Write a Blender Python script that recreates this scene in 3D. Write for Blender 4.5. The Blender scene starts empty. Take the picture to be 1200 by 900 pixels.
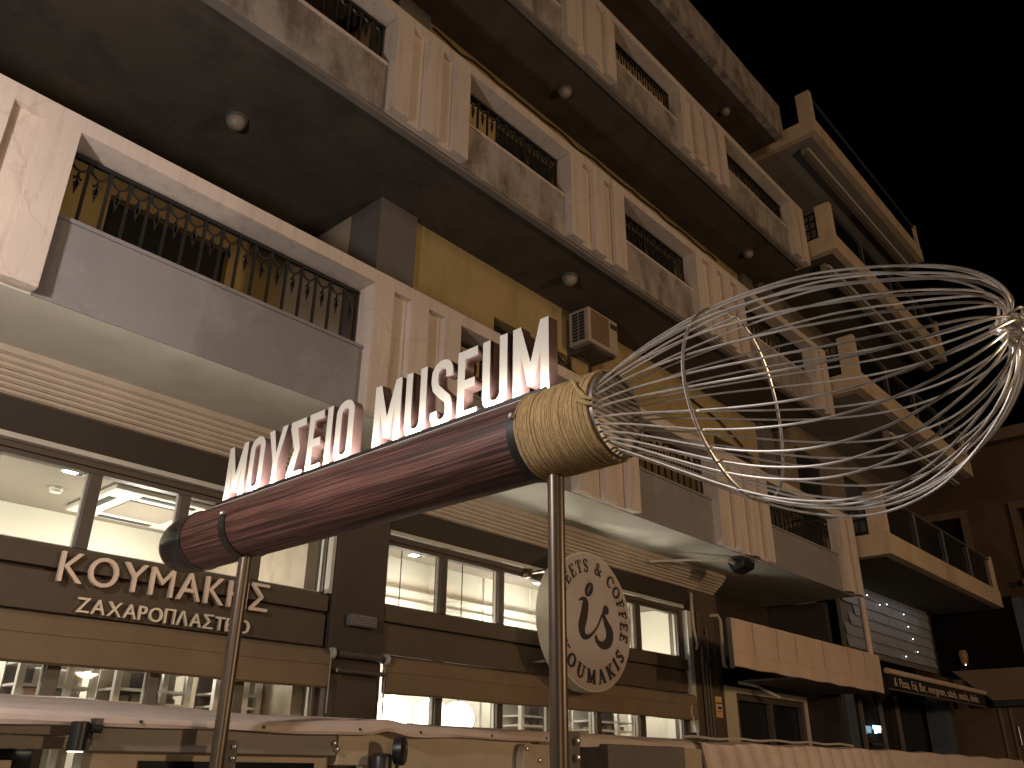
import bpy, bmesh, math, random
from mathutils import Vector, Matrix
random.seed(7)
SC = bpy.context.scene
COL = SC.collection
PI = math.pi

# ------------------------------------------------------------------ camera
EYE = Vector((0.0, 0.0, 2.0))
YAW, PITCH, ROLL = 0.738075094, 0.428841319, -0.009861806
cam_d = bpy.data.cameras.new("camera")
cam_d.sensor_width = 36.0
cam_d.lens = 986.97 / 1200 * 36.0
cam_d.clip_start = 0.05
cam_d.clip_end = 2000
cam = bpy.data.objects.new("camera", cam_d)
COL.objects.link(cam)
fwd = Vector((math.cos(PITCH) * math.cos(YAW), math.cos(PITCH) * math.sin(YAW), math.sin(PITCH)))
rt = Vector((math.sin(YAW), -math.cos(YAW), 0))
dn = fwd.cross(rt)
r2 = math.cos(ROLL) * rt + math.sin(ROLL) * dn
d2 = -math.sin(ROLL) * rt + math.cos(ROLL) * dn
mw = Matrix.Identity(4)
for i in range(3):
    mw[i][0], mw[i][1], mw[i][2], mw[i][3] = r2[i], -d2[i], -fwd[i], EYE[i]
cam.matrix_world = mw
SC.camera = cam

# ------------------------------------------------------------------ night sky and light
SUN_EL, SUN_AZ = math.radians(3.0), math.radians(58.0)      # light travels towards +X +Y, from low behind the camera
world = bpy.data.worlds.new("World")
SC.world = world
world.use_nodes = True
wn = world.node_tree
bg = wn.nodes.get("Background") or wn.nodes.new("ShaderNodeBackground")
sky = wn.nodes.new("ShaderNodeTexSky")
sky.sky_type = 'NISHITA'
sky.sun_disc = False
sky.sun_elevation = SUN_EL
sky.sun_rotation = math.radians(270) - SUN_AZ
wn.links.new(sky.outputs[0], bg.inputs[0])
bg.inputs[1].default_value = 0.00025

def lamp(name, kind, loc, energy, color, target=None, **kw):
    d = bpy.data.lights.new(name, kind)
    d.energy = energy
    d.color = color
    for k, v in kw.items():
        setattr(d, k, v)
    o = bpy.data.objects.new(name, d)
    o.location = loc
    if target is not None:
        o.rotation_euler = (Vector(target) - Vector(loc)).to_track_quat('-Z', 'Y').to_euler()
    COL.objects.link(o)
    return o

sdir = Vector((math.cos(SUN_EL) * math.cos(SUN_AZ), math.cos(SUN_EL) * math.sin(SUN_AZ), -math.sin(SUN_EL)))
lamp("assumed_street_light_sun", 'SUN', (-10, -20, 12), 0.34, (1.0, 0.68, 0.40), Vector((-10, -20, 12)) + sdir, angle=math.radians(8))  # sun lamp standing in for assumed street lighting
# added light from an assumed unseen street lamp, brightening the left balcony end
lamp("assumed_street_lamp", 'POINT', (-0.9, 3.0, 4.2), 370, (1.0, 0.92, 0.88), shadow_soft_size=0.12)
# assumed unseen lamp across the road, added to light facade and upper soffits
lamp("assumed_street_lamp", 'POINT', (8.0, -7.0, 4.0), 1250, (1.0, 0.69, 0.42), shadow_soft_size=0.3)
# added unseen area lights that brighten the underside of the first balcony
lamp("added_soffit_fill", 'AREA', (1.2, 5.4, 2.6), 2.6, (1.0, 0.91, 0.74), (1.2, 5.42, 4.6), shape='RECTANGLE', size=5.0, size_y=0.1, spread=math.radians(66))
lamp("added_soffit_fill", 'AREA', (7.0, 5.4, 2.6), 4.4, (1.0, 0.91, 0.74), (7.0, 5.42, 4.6), shape='RECTANGLE', size=4.0, size_y=0.1, spread=math.radians(66))
# shop rooms, lit by unseen point lights
for lx, ly, le in ((-1.5, 7.3, 34), (1.2, 7.3, 42), (3.2, 7.3, 42), (5.9, 6.72, 20), (7.6, 6.72, 34), (9.3, 6.72, 34)):
    lamp("shop_room_light", 'POINT', (lx, ly, 3.28), le * 1.4, (1.0, 0.96, 0.86), shadow_soft_size=0.12)

SC.view_settings.view_transform = 'Standard'
SC.view_settings.look = 'None'
SC.view_settings.exposure = 0.0
SC.view_settings.gamma = 1.0
SC.view_settings.use_curve_mapping = False
SC.cycles.max_bounces = 6
SC.cycles.diffuse_bounces = 3
SC.cycles.glossy_bounces = 3
SC.cycles.transmission_bounces = 4
SC.cycles.sample_clamp_indirect = 4.0

# ------------------------------------------------------------------ materials
MATS = {}
def mat(name, color, rough=0.7, metal=0.0, var=0.12, scale=3.0, bump=0.0, bscale=60.0, dirt=None, dirt_amt=0.0,
        dscale=(2, 2, 0.5), stretch=(1, 1, 1), emit=None, estr=0.0, spec=0.5, dlo=0.5, dhi=0.75, crack=0.0):
    if name in MATS:
        return MATS[name]
    m = bpy.data.materials.new(name)
    m.use_nodes = True
    nt = m.node_tree
    N, L = nt.nodes, nt.links
    b = N["Principled BSDF"]
    b.inputs["Roughness"].default_value = rough
    b.inputs["Metallic"].default_value = metal
    b.inputs["Specular IOR Level"].default_value = spec
    geo = N.new("ShaderNodeNewGeometry")
    mp = N.new("ShaderNodeMapping")
    mp.inputs["Scale"].default_value = stretch
    L.new(geo.outputs["Position"], mp.inputs["Vector"])
    nz = N.new("ShaderNodeTexNoise")
    nz.inputs["Scale"].default_value = scale
    nz.inputs["Detail"].default_value = 6
    nz.inputs["Roughness"].default_value = 0.6
    L.new(mp.outputs[0], nz.inputs["Vector"])
    cr = N.new("ShaderNodeValToRGB")
    c = Vector(color)
    cr.color_ramp.elements[0].position = 0.3
    cr.color_ramp.elements[1].position = 0.7
    cr.color_ramp.elements[0].color = (*(c * (1 - var)), 1)
    cr.color_ramp.elements[1].color = (*(c * (1 + var)), 1)
    L.new(nz.outputs["Fac"], cr.inputs[0])
    out = cr.outputs[0]
    if dirt is not None:
        mp2 = N.new("ShaderNodeMapping")
        mp2.inputs["Scale"].default_value = dscale
        L.new(geo.outputs["Position"], mp2.inputs["Vector"])
        n2 = N.new("ShaderNodeTexNoise")
        n2.inputs["Scale"].default_value = 1.6
        n2.inputs["Detail"].default_value = 9
        n2.inputs["Roughness"].default_value = 0.66
        L.new(mp2.outputs[0], n2.inputs["Vector"])
        r2_ = N.new("ShaderNodeMapRange")
        r2_.inputs["From Min"].default_value = dlo
        r2_.inputs["From Max"].default_value = dhi
        r2_.inputs["To Max"].default_value = dirt_amt
        L.new(n2.outputs["Fac"], r2_.inputs["Value"])
        mx = N.new("ShaderNodeMixRGB")
        L.new(r2_.outputs[0], mx.inputs[0])
        L.new(out, mx.inputs[1])
        mx.inputs[2].default_value = (*dirt, 1)
        out = mx.outputs[0]
    if crack > 0:
        vd = N.new("ShaderNodeVectorMath")
        vd.operation = 'MULTIPLY_ADD'
        vd.inputs[1].default_value = (0.5, 0.5, 0.5)
        nd = N.new("ShaderNodeTexNoise")
        nd.inputs["Scale"].default_value = 2.3
        nd.inputs["Detail"].default_value = 6
        L.new(geo.outputs["Position"], nd.inputs["Vector"])
        L.new(nd.outputs["Color"], vd.inputs[0])
        L.new(geo.outputs["Position"], vd.inputs[2])
        vo = N.new("ShaderNodeTexVoronoi")
        vo.feature = 'DISTANCE_TO_EDGE'
        vo.inputs["Scale"].default_value = 0.75
        L.new(vd.outputs[0], vo.inputs["Vector"])
        rc = N.new("ShaderNodeMapRange")
        rc.inputs["From Min"].default_value = 0.0
        rc.inputs["From Max"].default_value = 0.010
        rc.inputs["To Min"].default_value = crack
        rc.inputs["To Max"].default_value = 0.0
        L.new(vo.outputs["Distance"], rc.inputs["Value"])
        mk = N.new("ShaderNodeMath")
        mk.operation = 'MULTIPLY'
        L.new(rc.outputs[0], mk.inputs[0])
        L.new(nz.outputs["Fac"], mk.inputs[1])
        mc = N.new("ShaderNodeMixRGB")
        L.new(mk.outputs[0], mc.inputs[0])
        L.new(out, mc.inputs[1])
        mc.inputs[2].default_value = (c[0] * 0.25, c[1] * 0.2, c[2] * 0.16, 1)
        out = mc.outputs[0]
    L.new(out, b.inputs["Base Color"])
    if bump > 0:
        n3 = N.new("ShaderNodeTexNoise")
        n3.inputs["Scale"].default_value = bscale
        n3.inputs["Detail"].default_value = 4
        L.new(mp.outputs[0], n3.inputs["Vector"])
        bp = N.new("ShaderNodeBump")
        bp.inputs["Strength"].default_value = bump
        bp.inputs["Distance"].default_value = 0.01
        L.new(n3.outputs["Fac"], bp.inputs["Height"])
        L.new(bp.outputs[0], b.inputs["Normal"])
    if emit is not None:
        b.inputs["Emission Color"].default_value = (*emit, 1)
        b.inputs["Emission Strength"].default_value = estr
    MATS[name] = m
    return m

def glass(name, tint=(1, 1, 1), rough=0.02, mixf=0.12):
    m = bpy.data.materials.new(name)
    m.use_nodes = True
    nt = m.node_tree
    N, L = nt.nodes, nt.links
    N.remove(N["Principled BSDF"])
    out = N["Material Output"]
    tr = N.new("ShaderNodeBsdfTransparent")
    tr.inputs[0].default_value = (*tint, 1)
    gl = N.new("ShaderNodeBsdfGlossy")
    gl.inputs["Roughness"].default_value = rough
    fr = N.new("ShaderNodeFresnel")
    fr.inputs[0].default_value = 1.45
    mx = N.new("ShaderNodeMixShader")
    ge = N.new("ShaderNodeNewGeometry")
    om = N.new("ShaderNodeMath")
    om.operation = 'SUBTRACT'
    om.inputs[0].default_value = 1.0
    L.new(ge.outputs["Backfacing"], om.inputs[1])
    mm = N.new("ShaderNodeMath")
    mm.operation = 'MULTIPLY'
    L.new(fr.outputs[0], mm.inputs[0])
    L.new(om.outputs[0], mm.inputs[1])
    L.new(mm.outputs[0], mx.inputs[0])
    L.new(tr.outputs[0], mx.inputs[1])
    L.new(gl.outputs[0], mx.inputs[2])
    L.new(mx.outputs[0], out.inputs[0])
    return m

M_CREAM = mat("cream_plaster", (0.60, 0.50, 0.43), 0.85, var=0.07, scale=1.5, bump=0.25, bscale=70, dirt=(0.30, 0.21, 0.14), dirt_amt=0.6, dscale=(6, 6, 0.45), dlo=0.5, dhi=0.78, crack=0.32)
M_PANEL = mat("weathered_grey_render", (0.36, 0.31, 0.28), 0.9, var=0.15, scale=2.5, bump=0.4, bscale=45, dirt=(0.13, 0.09, 0.065), dirt_amt=0.85, dscale=(2.6, 2.6, 1.2), dlo=0.43, dhi=0.66)
M_PANELG = mat("smooth_grey_render", (0.235, 0.215, 0.21), 0.9, var=0.10, scale=1.1, bump=0.25, bscale=60, dirt=(0.33, 0.31, 0.31), dirt_amt=0.5, dscale=(1.1, 1.1, 1.0), dlo=0.52, dhi=0.66, crack=0.28)
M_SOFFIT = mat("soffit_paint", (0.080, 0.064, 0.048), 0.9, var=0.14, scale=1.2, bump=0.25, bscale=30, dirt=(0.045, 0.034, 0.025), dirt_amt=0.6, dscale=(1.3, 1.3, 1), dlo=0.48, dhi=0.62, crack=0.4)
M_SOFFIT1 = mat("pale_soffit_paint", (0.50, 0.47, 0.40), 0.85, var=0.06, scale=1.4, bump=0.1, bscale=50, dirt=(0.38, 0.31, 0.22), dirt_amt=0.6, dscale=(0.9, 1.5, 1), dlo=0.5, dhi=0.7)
M_DRIP = mat("grey_drip_edge", (0.20, 0.17, 0.145), 0.9, var=0.15, scale=3, bump=0.2)
M_OCHRE = mat("ochre_wall", (0.40, 0.295, 0.135), 0.9, var=0.10, scale=1.0, bump=0.3, bscale=50, dirt=(0.22, 0.14, 0.05), dirt_amt=0.5, dscale=(3.0, 3.0, 0.6), crack=0.35)
M_SIDE = mat("cream_side_wall", (0.46, 0.38, 0.28), 0.9, var=0.08, scale=1.4, bump=0.2)
M_COLUMN = mat("grey_column", (0.15, 0.13, 0.12), 0.85, var=0.1, scale=2, bump=0.2)
M_CORNICE = mat("cornice_moulding", (0.42, 0.34, 0.26), 0.75, var=0.08, scale=4, bump=0.15, dirt=(0.28, 0.20, 0.14), dirt_amt=0.5, dscale=(0.6, 8, 8))
M_SHOP = mat("brown_shop_paint", (0.082, 0.058, 0.036), 0.6, var=0.12, scale=2.0, bump=0.12, bscale=40)
M_FASCIA = mat("shaded_fascia_brown", (0.030, 0.021, 0.013), 0.7, var=0.12, scale=2)  # shop brown with the shade on the fascia put into the colour
M_FASCIA2 = mat("dark_pilaster_paint", (0.058, 0.041, 0.026), 0.7, var=0.12, scale=2)
M_FRAME = mat("brown_window_frame", (0.075, 0.06, 0.045), 0.45, var=0.1, scale=4)
M_TRIM = mat("pale_metal_trim", (0.45, 0.42, 0.36), 0.4, var=0.1, scale=5)
M_RECESS = mat("shaded_recess_brown", (0.03, 0.022, 0.016), 0.9, var=0.2)  # shadow inside the recess is painted in as a near-black brown
M_MATBLACK = mat("matt_black_panel", (0.008, 0.008, 0.009), 0.9, var=0.2, spec=0.05)
M_CANVAS = mat("brown_canvas", (0.19, 0.13, 0.074), 0.9, var=0.10, scale=2.0, bump=0.3, bscale=160)
M_IRON = mat("black_iron", (0.010, 0.009, 0.008), 0.6, var=0.3, scale=20)
M_DARKDOOR = mat("dark_shutter", (0.02, 0.02, 0.02), 0.35, var=0.2, scale=6)
M_BEIGE = mat("beige_awning_cloth", (0.56, 0.42, 0.33), 0.9, var=0.06, scale=2, bump=0.2, bscale=120, dirt=(0.3, 0.2, 0.13), dirt_amt=0.4, dscale=(3, 3, 0.7))
M_PVC = mat("pinkish_terrace_fabric", (0.58, 0.47, 0.41), 0.6, var=0.08, scale=5, bump=0.4, bscale=14, dirt=(0.25, 0.18, 0.13), dirt_amt=0.4, dscale=(1.2, 4, 4))
M_BEAM = mat("taupe_terrace_metal", (0.20, 0.165, 0.135), 0.5, var=0.08, scale=4, bump=0.05)
M_BEAML = mat("cream_terrace_metal", (0.42, 0.34, 0.25), 0.5, var=0.08, scale=4, bump=0.05)
M_POST = mat("brown_steel_post", (0.115, 0.085, 0.06), 0.35, metal=0.5, var=0.12, scale=6)
M_BLACK = mat("black_metal", (0.014, 0.014, 0.015), 0.4, var=0.2, scale=9)
M_GREYMETAL = mat("grey_metal", (0.27, 0.25, 0.23), 0.4, metal=0.6, var=0.15, scale=6)
M_BOLT = mat("steel_bolt", (0.6, 0.57, 0.52), 0.3, metal=0.9, var=0.1)
M_WIRE = mat("galvanised_wire", (0.88, 0.83, 0.77), 0.28, metal=0.82, var=0.22, scale=9, dirt=(0.25, 0.15, 0.08), dirt_amt=0.5, dscale=(9, 9, 9), dlo=0.55, dhi=0.75)
M_ROPE = mat("sisal_rope", (0.74, 0.52, 0.25), 0.9, var=0.30, scale=42, bump=0.9, bscale=240, stretch=(1, 3.5, 1))
M_DISCGREY = mat("grey_end_disc", (0.50, 0.49, 0.50), 0.6, var=0.1, scale=8)
M_CAP = mat("dark_end_cap", (0.012, 0.011, 0.012), 0.27, var=0.25, scale=8)
M_FACE = mat("white_letter_face", (0.44, 0.415, 0.36), 0.5, var=0.03, scale=4)
M_RETURN = mat("maroon_letter_side", (0.17, 0.10, 0.095), 0.45, var=0.1, scale=5)
M_LED = mat("led_strip", (1, 1, 1), 0.5, emit=(1.0, 0.93, 0.84), estr=9.0)
M_ACBODY = mat("aged_ac_plastic", (0.42, 0.35, 0.27), 0.6, var=0.1, scale=4, dirt=(0.2, 0.13, 0.08), dirt_amt=0.6, dscale=(4, 4, 1.5))
M_ACFRONT = mat("ac_front_panel", (0.20, 0.13, 0.07), 0.6, var=0.1, scale=4)
M_LAMPGLASS = mat("opal_lamp_glass", (0.26, 0.22, 0.18), 0.5, var=0.12, scale=9)
M_B2 = mat("ochre_neighbour_render", (0.58, 0.44, 0.30), 0.9, var=0.09, scale=1.6, bump=0.25, bscale=40, dirt=(0.22, 0.15, 0.09), dirt_amt=0.55, dscale=(1.2, 1.2, 0.5))
M_B2WALL = mat("dull_neighbour_wall", (0.22, 0.17, 0.12), 0.9, var=0.12, scale=1.5, bump=0.2)
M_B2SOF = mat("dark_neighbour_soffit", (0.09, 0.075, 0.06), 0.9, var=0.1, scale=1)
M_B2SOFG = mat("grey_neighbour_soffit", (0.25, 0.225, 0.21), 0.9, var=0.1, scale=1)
M_DGLASS = mat("dark_balcony_glass", (0.012, 0.014, 0.017), 0.12, var=0.3, scale=3)
M_BLUEBLIND = mat("blue_grey_blind", (0.07, 0.08, 0.095), 0.6, var=0.15, scale=4)
M_TILE = mat("grey_hex_shingle", (0.24, 0.25, 0.27), 0.7, var=0.15, scale=3, bump=0.15)
M_BLUECOL = mat("blue_grey_pillar", (0.07, 0.09, 0.12), 0.7, var=0.1, scale=3)
M_B3 = mat("brown_far_wall", (0.115, 0.072, 0.043), 0.95, var=0.25, scale=0.8, bump=0.2)
M_B3L = mat("tan_far_trim", (0.18, 0.125, 0.08), 0.9, var=0.12, scale=1.2)
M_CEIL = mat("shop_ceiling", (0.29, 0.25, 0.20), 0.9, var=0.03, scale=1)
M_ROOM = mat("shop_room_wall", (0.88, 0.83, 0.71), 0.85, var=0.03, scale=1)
M_ROOMF = mat("shop_floor", (0.35, 0.27, 0.2), 0.7, var=0.1, scale=2)
M_WHITE = mat("white_paint", (0.80, 0.77, 0.70), 0.5, var=0.03, scale=4)
M_DARKGREY = mat("dark_grille", (0.03, 0.03, 0.03), 0.6, var=0.2)
M_GLOW = mat("downlight_glow", (1, 1, 1), 0.5, emit=(0.86, 0.93, 1.0), estr=14.0)
M_GLOBE = mat("globe_glow", (1, 1, 1), 0.5, emit=(1.0, 0.95, 0.84), estr=4.0)
M_SPOTGLOW = mat("spot_lens_glow", (1, 1, 1), 0.5, emit=(1.0, 0.88, 0.66), estr=14.0)
M_FAIRY = mat("fairy_bulb_glow", (1, 1, 1), 0.5, emit=(0.85, 0.92, 1.0), estr=6.0)
M_COOLSIGN = mat("cool_screen_glow", (1, 1, 1), 0.5, emit=(0.45, 0.75, 1.0), estr=3.0)
M_AMBER = mat("amber_lamp_glass", (0.16, 0.06, 0.025), 0.5, emit=(1.0, 0.42, 0.12), estr=0.03)
M_SHOPLET = mat("tan_metal_letter", (0.78, 0.62, 0.48), 0.5, var=0.06, scale=5)
M_SHOPLET2 = mat("pale_metal_letter", (0.82, 0.70, 0.52), 0.5, var=0.06, scale=5)
M_DISC = mat("cream_sign_face", (0.40, 0.32, 0.275), 0.6, var=0.05, scale=3)
M_DISCRIM = mat("pale_sign_rim", (0.55, 0.49, 0.38), 0.5, var=0.05, scale=3)
M_INK = mat("charcoal_sign_ink", (0.035, 0.027, 0.024), 0.5, var=0.1)
M_ORANGE = mat("orange_plate", (0.62, 0.34, 0.14), 0.6, var=0.06, scale=6)
M_ASPH = mat("asphalt", (0.05, 0.05, 0.05), 0.9, var=0.2, scale=30, bump=0.3)
M_PAVE = mat("paving", (0.22, 0.20, 0.18), 0.85, var=0.15, scale=5, bump=0.2)
M_CABLE = mat("black_cable", (0.02, 0.018, 0.015), 0.6)
M_PIPE = mat("pale_plastic_pipe", (0.35, 0.29, 0.21), 0.6, var=0.1)
G_SHOP = glass("shop_window_glass", (0.97, 0.97, 0.95))

def wood():
    m = bpy.data.materials.new("mahogany_grain")
    m.use_nodes = True
    nt = m.node_tree
    N, L = nt.nodes, nt.links
    b = N["Principled BSDF"]
    geo = N.new("ShaderNodeNewGeometry")
    def noise(sc, scale, det=5, dist=0.0):
        mp = N.new("ShaderNodeMapping")
        mp.inputs["Scale"].default_value = sc
        L.new(geo.outputs["Position"], mp.inputs["Vector"])
        n = N.new("ShaderNodeTexNoise")
        n.inputs["Scale"].default_value = scale
        n.inputs["Detail"].default_value = det
        n.inputs["Distortion"].default_value = dist
        L.new(mp.outputs[0], n.inputs["Vector"])
        return n
    n1 = noise((1, 0.012, 1), 150, 5, 0.1)
    n2 = noise((1, 0.012, 1), 26, 3, 0.2)
    ad = N.new("ShaderNodeMath")
    ad.operation = 'ADD'
    L.new(n1.outputs["Fac"], ad.inputs[0])
    mu = N.new("ShaderNodeMath")
    mu.operation = 'MULTIPLY'
    mu.inputs[1].default_value = 0.55
    L.new(n2.outputs["Fac"], mu.inputs[0])
    L.new(mu.outputs[0], ad.inputs[1])
    cr = N.new("ShaderNodeValToRGB")
    e = cr.color_ramp.elements
    e[0].position, e[0].color = 0.66, (0.026, 0.010, 0.008, 1)
    e[1].position, e[1].color = 0.93, (0.20, 0.090, 0.066, 1)
    x = e.new(0.76)
    x.color = (0.075, 0.027, 0.021, 1)
    L.new(ad.outputs[0], cr.inputs[0])
    L.new(cr.outputs[0], b.inputs["Base Color"])
    b.inputs["Roughness"].default_value = 0.5
    bp = N.new("ShaderNodeBump")
    bp.inputs["Strength"].default_value = 0.5
    bp.inputs["Distance"].default_value = 0.006
    L.new(ad.outputs[0], bp.inputs["Height"])
    L.new(bp.outputs[0], b.inputs["Normal"])
    return m
M_WOOD = wood()

# ------------------------------------------------------------------ helpers
def tag(o, label=None, cat=None, group=None, kind=None):
    if label: o["label"] = label
    if cat: o["category"] = cat
    if group: o["group"] = group
    if kind: o["kind"] = kind
    return o

def thing(name, label, cat, loc=(0, 0, 0), group=None):
    o = bpy.data.objects.new(name, None)
    o.empty_display_size = 0.1
    o.location = loc
    COL.objects.link(o)
    return tag(o, label, cat, group)

WLOC = {}
def wloc(o):
    p = Vector((0, 0, 0))
    while o is not None:
        p += o.location
        o = o.parent
    return p

class MB:
    def __init__(s):
        s.v, s.f = [], []
    def poly(s, pts):
        n = len(s.v)
        s.v += [tuple(p) for p in pts]
        s.f.append(tuple(range(n, n + len(pts))))
        return s
    def box(s, x0, x1, y0, y1, z0, z1):
        n = len(s.v)
        s.v += [(x0, y0, z0), (x1, y0, z0), (x1, y1, z0), (x0, y1, z0), (x0, y0, z1), (x1, y0, z1), (x1, y1, z1), (x0, y1, z1)]
        for q in ((3, 2, 1, 0), (4, 5, 6, 7), (0, 1, 5, 4), (1, 2, 6, 5), (2, 3, 7, 6), (3, 0, 4, 7)):
            s.f.append(tuple(n + i for i in q))
        return s
    def rings(s, rings, cap0=True, cap1=True):
        n = len(s.v)
        k = len(rings[0])
        for r in rings:
            s.v += [tuple(p) for p in r]
        for i in range(len(rings) - 1):
            for j in range(k):
                a, b = n + i * k + j, n + i * k + (j + 1) % k
                s.f.append((a, b, b + k, a + k))
        if cap0: s.f.append(tuple(n + j for j in reversed(range(k))))
        if cap1: s.f.append(tuple(n + (len(rings) - 1) * k + j for j in range(k)))
        return s
    def tube(s, pts, r, n=8, closed=False):
        pts = [Vector(p) for p in pts]
        rs = r if isinstance(r, (list, tuple)) else [r] * len(pts)
        out = []
        up = None
        m = len(pts)
        for i, p in enumerate(pts):
            a = pts[(i - 1) % m] if (closed or i > 0) else p
            b = pts[(i + 1) % m] if (closed or i < m - 1) else p
            t = (b - a).normalized()
            if up is None:
                up = Vector((0, 0, 1)) if abs(t.z) < 0.9 else Vector((1, 0, 0))
            u = (up - t * up.dot(t)).normalized()
            up = u
            w = t.cross(u)
            out.append([p + (u * math.cos(2 * PI * j / n) + w * math.sin(2 * PI * j / n)) * rs[i] for j in range(n)])
        if closed:
            out.append(out[0])
            return s.rings(out, False, False)
        return s.rings(out)
    def lathe(s, c, axis, prof, n=32):
        """prof: list of (distance along axis, radius)"""
        c, t = Vector(c), Vector(axis).normalized()
        u = (Vector((0, 0, 1)) if abs(t.z) < 0.9 else Vector((1, 0, 0)))
        u = (u - t * u.dot(t)).normalized()
        w = t.cross(u)
        return s.rings([[c + t * d + (u * math.cos(2 * PI * j / n) + w * math.sin(2 * PI * j / n)) * max(r, 1e-4) for j in range(n)] for d, r in prof])
    def extrude(s, poly, d):
        """poly: planar list of 3D points, d: extrusion vector"""
        n, k = len(s.v), len(poly)
        d = Vector(d)
        s.v += [tuple(p) for p in poly] + [tuple(Vector(p) + d) for p in poly]
        s.f.append(tuple(n + i for i in reversed(range(k))))
        s.f.append(tuple(n + k + i for i in range(k)))
        for i in range(k):
            j = (i + 1) % k
            s.f.append((n + i, n + j, n + k + j, n + k + i))
        return s
    def build(s, name, m, parent=None, smooth=False, bevel=0.0, wrap=None):
        off = wloc(parent) if parent else Vector((0, 0, 0))
        me = bpy.data.meshes.new(name)
        me.from_pydata([tuple(Vector(p) - off) for p in s.v], [], s.f)
        bm = bmesh.new()
        bm.from_mesh(me)
        bmesh.ops.recalc_face_normals(bm, faces=bm.faces)
        bm.to_mesh(me)
        bm.free()
        me.update()
        if smooth:
            for p in me.polygons:
                p.use_smooth = True
            try:
                me.set_sharp_from_angle(angle=math.radians(40))
            except Exception:
                pass
        o = bpy.data.objects.new(name, me)
        me.materials.append(m)
        COL.objects.link(o)
        if parent: o.parent = parent
        if bevel > 0:
            b = o.modifiers.new("bevel", 'BEVEL')
            b.width = bevel
            b.segments = 2
            b.limit_method = 'ANGLE'
        return o

def copy_tree(o, parent=None, off=None):
    c = o.copy()
    COL.objects.link(c)
    if parent is not None:
        c.parent = parent
    for ch in list(o.children):
        copy_tree(ch, c)
    return c

def curve_mesh(name, contours, depth, frame, m, parent, bevel=0.0, m2=None):
    """contours: closed 2D outlines with holes (even-odd). frame: (origin, u, v, w); front face at w=0, body behind it."""
    cu = bpy.data.curves.new(name, 'CURVE')
    cu.dimensions = '2D'
    cu.fill_mode = 'BOTH'
    cu.extrude = depth / 2
    cu.bevel_depth = bevel
    cu.bevel_resolution = 1
    for c in contours:
        sp = cu.splines.new('POLY')
        sp.points.add(len(c) - 1)
        for p, q in zip(sp.points, c):
            p.co = (q[0], q[1], 0, 1)
        sp.use_cyclic_u = True
    return _curve_to_obj(name, cu, depth, frame, m, parent, m2)

def _curve_to_obj(name, cu, depth, frame, m, parent, m2=None):
    t = bpy.data.objects.new("tmp", cu)
    COL.objects.link(t)
    dg = bpy.context.evaluated_depsgraph_get()
    me = bpy.data.meshes.new_from_object(t.evaluated_get(dg))
    bpy.data.objects.remove(t)
    o0, u, v, w = [Vector(q) for q in frame]
    off = wloc(parent) if parent else Vector((0, 0, 0))
    for vt in me.vertices:
        x, y, z = vt.co
        vt.co = o0 + u * x + v * y + w * (z - depth / 2) - off
    me.materials.clear()
    me.materials.append(m)
    bm = bmesh.new()
    bm.from_mesh(me)
    bmesh.ops.recalc_face_normals(bm, faces=bm.faces)
    bm.to_mesh(me)
    bm.free()
    if m2 is not None:
        me.materials.append(m2)
        for p in me.polygons:
            if p.normal.dot(w) < 0.7:
                p.material_index = 1
    me.name = name
    o = bpy.data.objects.new(name, me)
    COL.objects.link(o)
    if parent: o.parent = parent
    return o

def text_width(s, size, bold=0.0):
    cu = bpy.data.curves.new("t", 'FONT')
    cu.body, cu.size = s, size
    t = bpy.data.objects.new("tmp", cu)
    COL.objects.link(t)
    bpy.context.view_layer.update()
    w = t.dimensions.x
    bpy.data.objects.remove(t)
    return w

def glyph(name, ch, size, depth, frame, m, parent, bold=0.0, m2=None, align='LEFT'):
    cu = bpy.data.curves.new(name, 'FONT')
    cu.body, cu.size = ch, size
    cu.align_x = align
    cu.extrude = depth / 2
    cu.offset = bold
    cu.resolution_u = 4
    return _curve_to_obj(name, cu, depth, frame, m, parent, m2)

def wall_holes(mb, x0, x1, z0, z1, y0, y1, holes):
    xs = sorted({x0, x1, *[h[0] for h in holes], *[h[1] for h in holes]})
    zs = sorted({z0, z1, *[h[2] for h in holes], *[h[3] for h in holes]})
    for i in range(len(xs) - 1):
        run = None
        for j in range(len(zs) - 1):
            cx, cz = (xs[i] + xs[i + 1]) / 2, (zs[j] + zs[j + 1]) / 2
            inside = any(h[0] < cx < h[1] and h[2] < cz < h[3] for h in holes)
            if not inside:
                if run is None: run = zs[j]
                end = zs[j + 1]
            if (inside or j == len(zs) - 2) and run is not None:
                mb.box(xs[i], xs[i + 1], y0, y1, run, end)
                run = None
    return mb

# ------------------------------------------------------------------ ground
g = MB().poly([(-300, -300, 0), (300, -300, 0), (300, 300, 0), (-300, 300, 0)]).build("road", M_ASPH)
tag(g, kind="structure")
g = MB().box(-30, 60, 0.9, 8.5, -0.2, 0.13).build("pavement", M_PAVE)
tag(g, kind="structure")

# ------------------------------------------------------------------ main building
FL = [4.575, 7.68, 10.815]                      # undersides of the three balconies
RAIL = 1.30
PIERS = [(-2.3, -1.25), (0.28, 1.30), (3.77, 4.79), (6.52, 7.64), (9.43, 10.87), (13.40, 13.97)]
YF = 5.0
b1 = thing("apartment_building", "cream and ochre apartment building with three fluted balcony fronts above a lit brown pastry shop", "building", (5, 6.2, 0))

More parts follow.
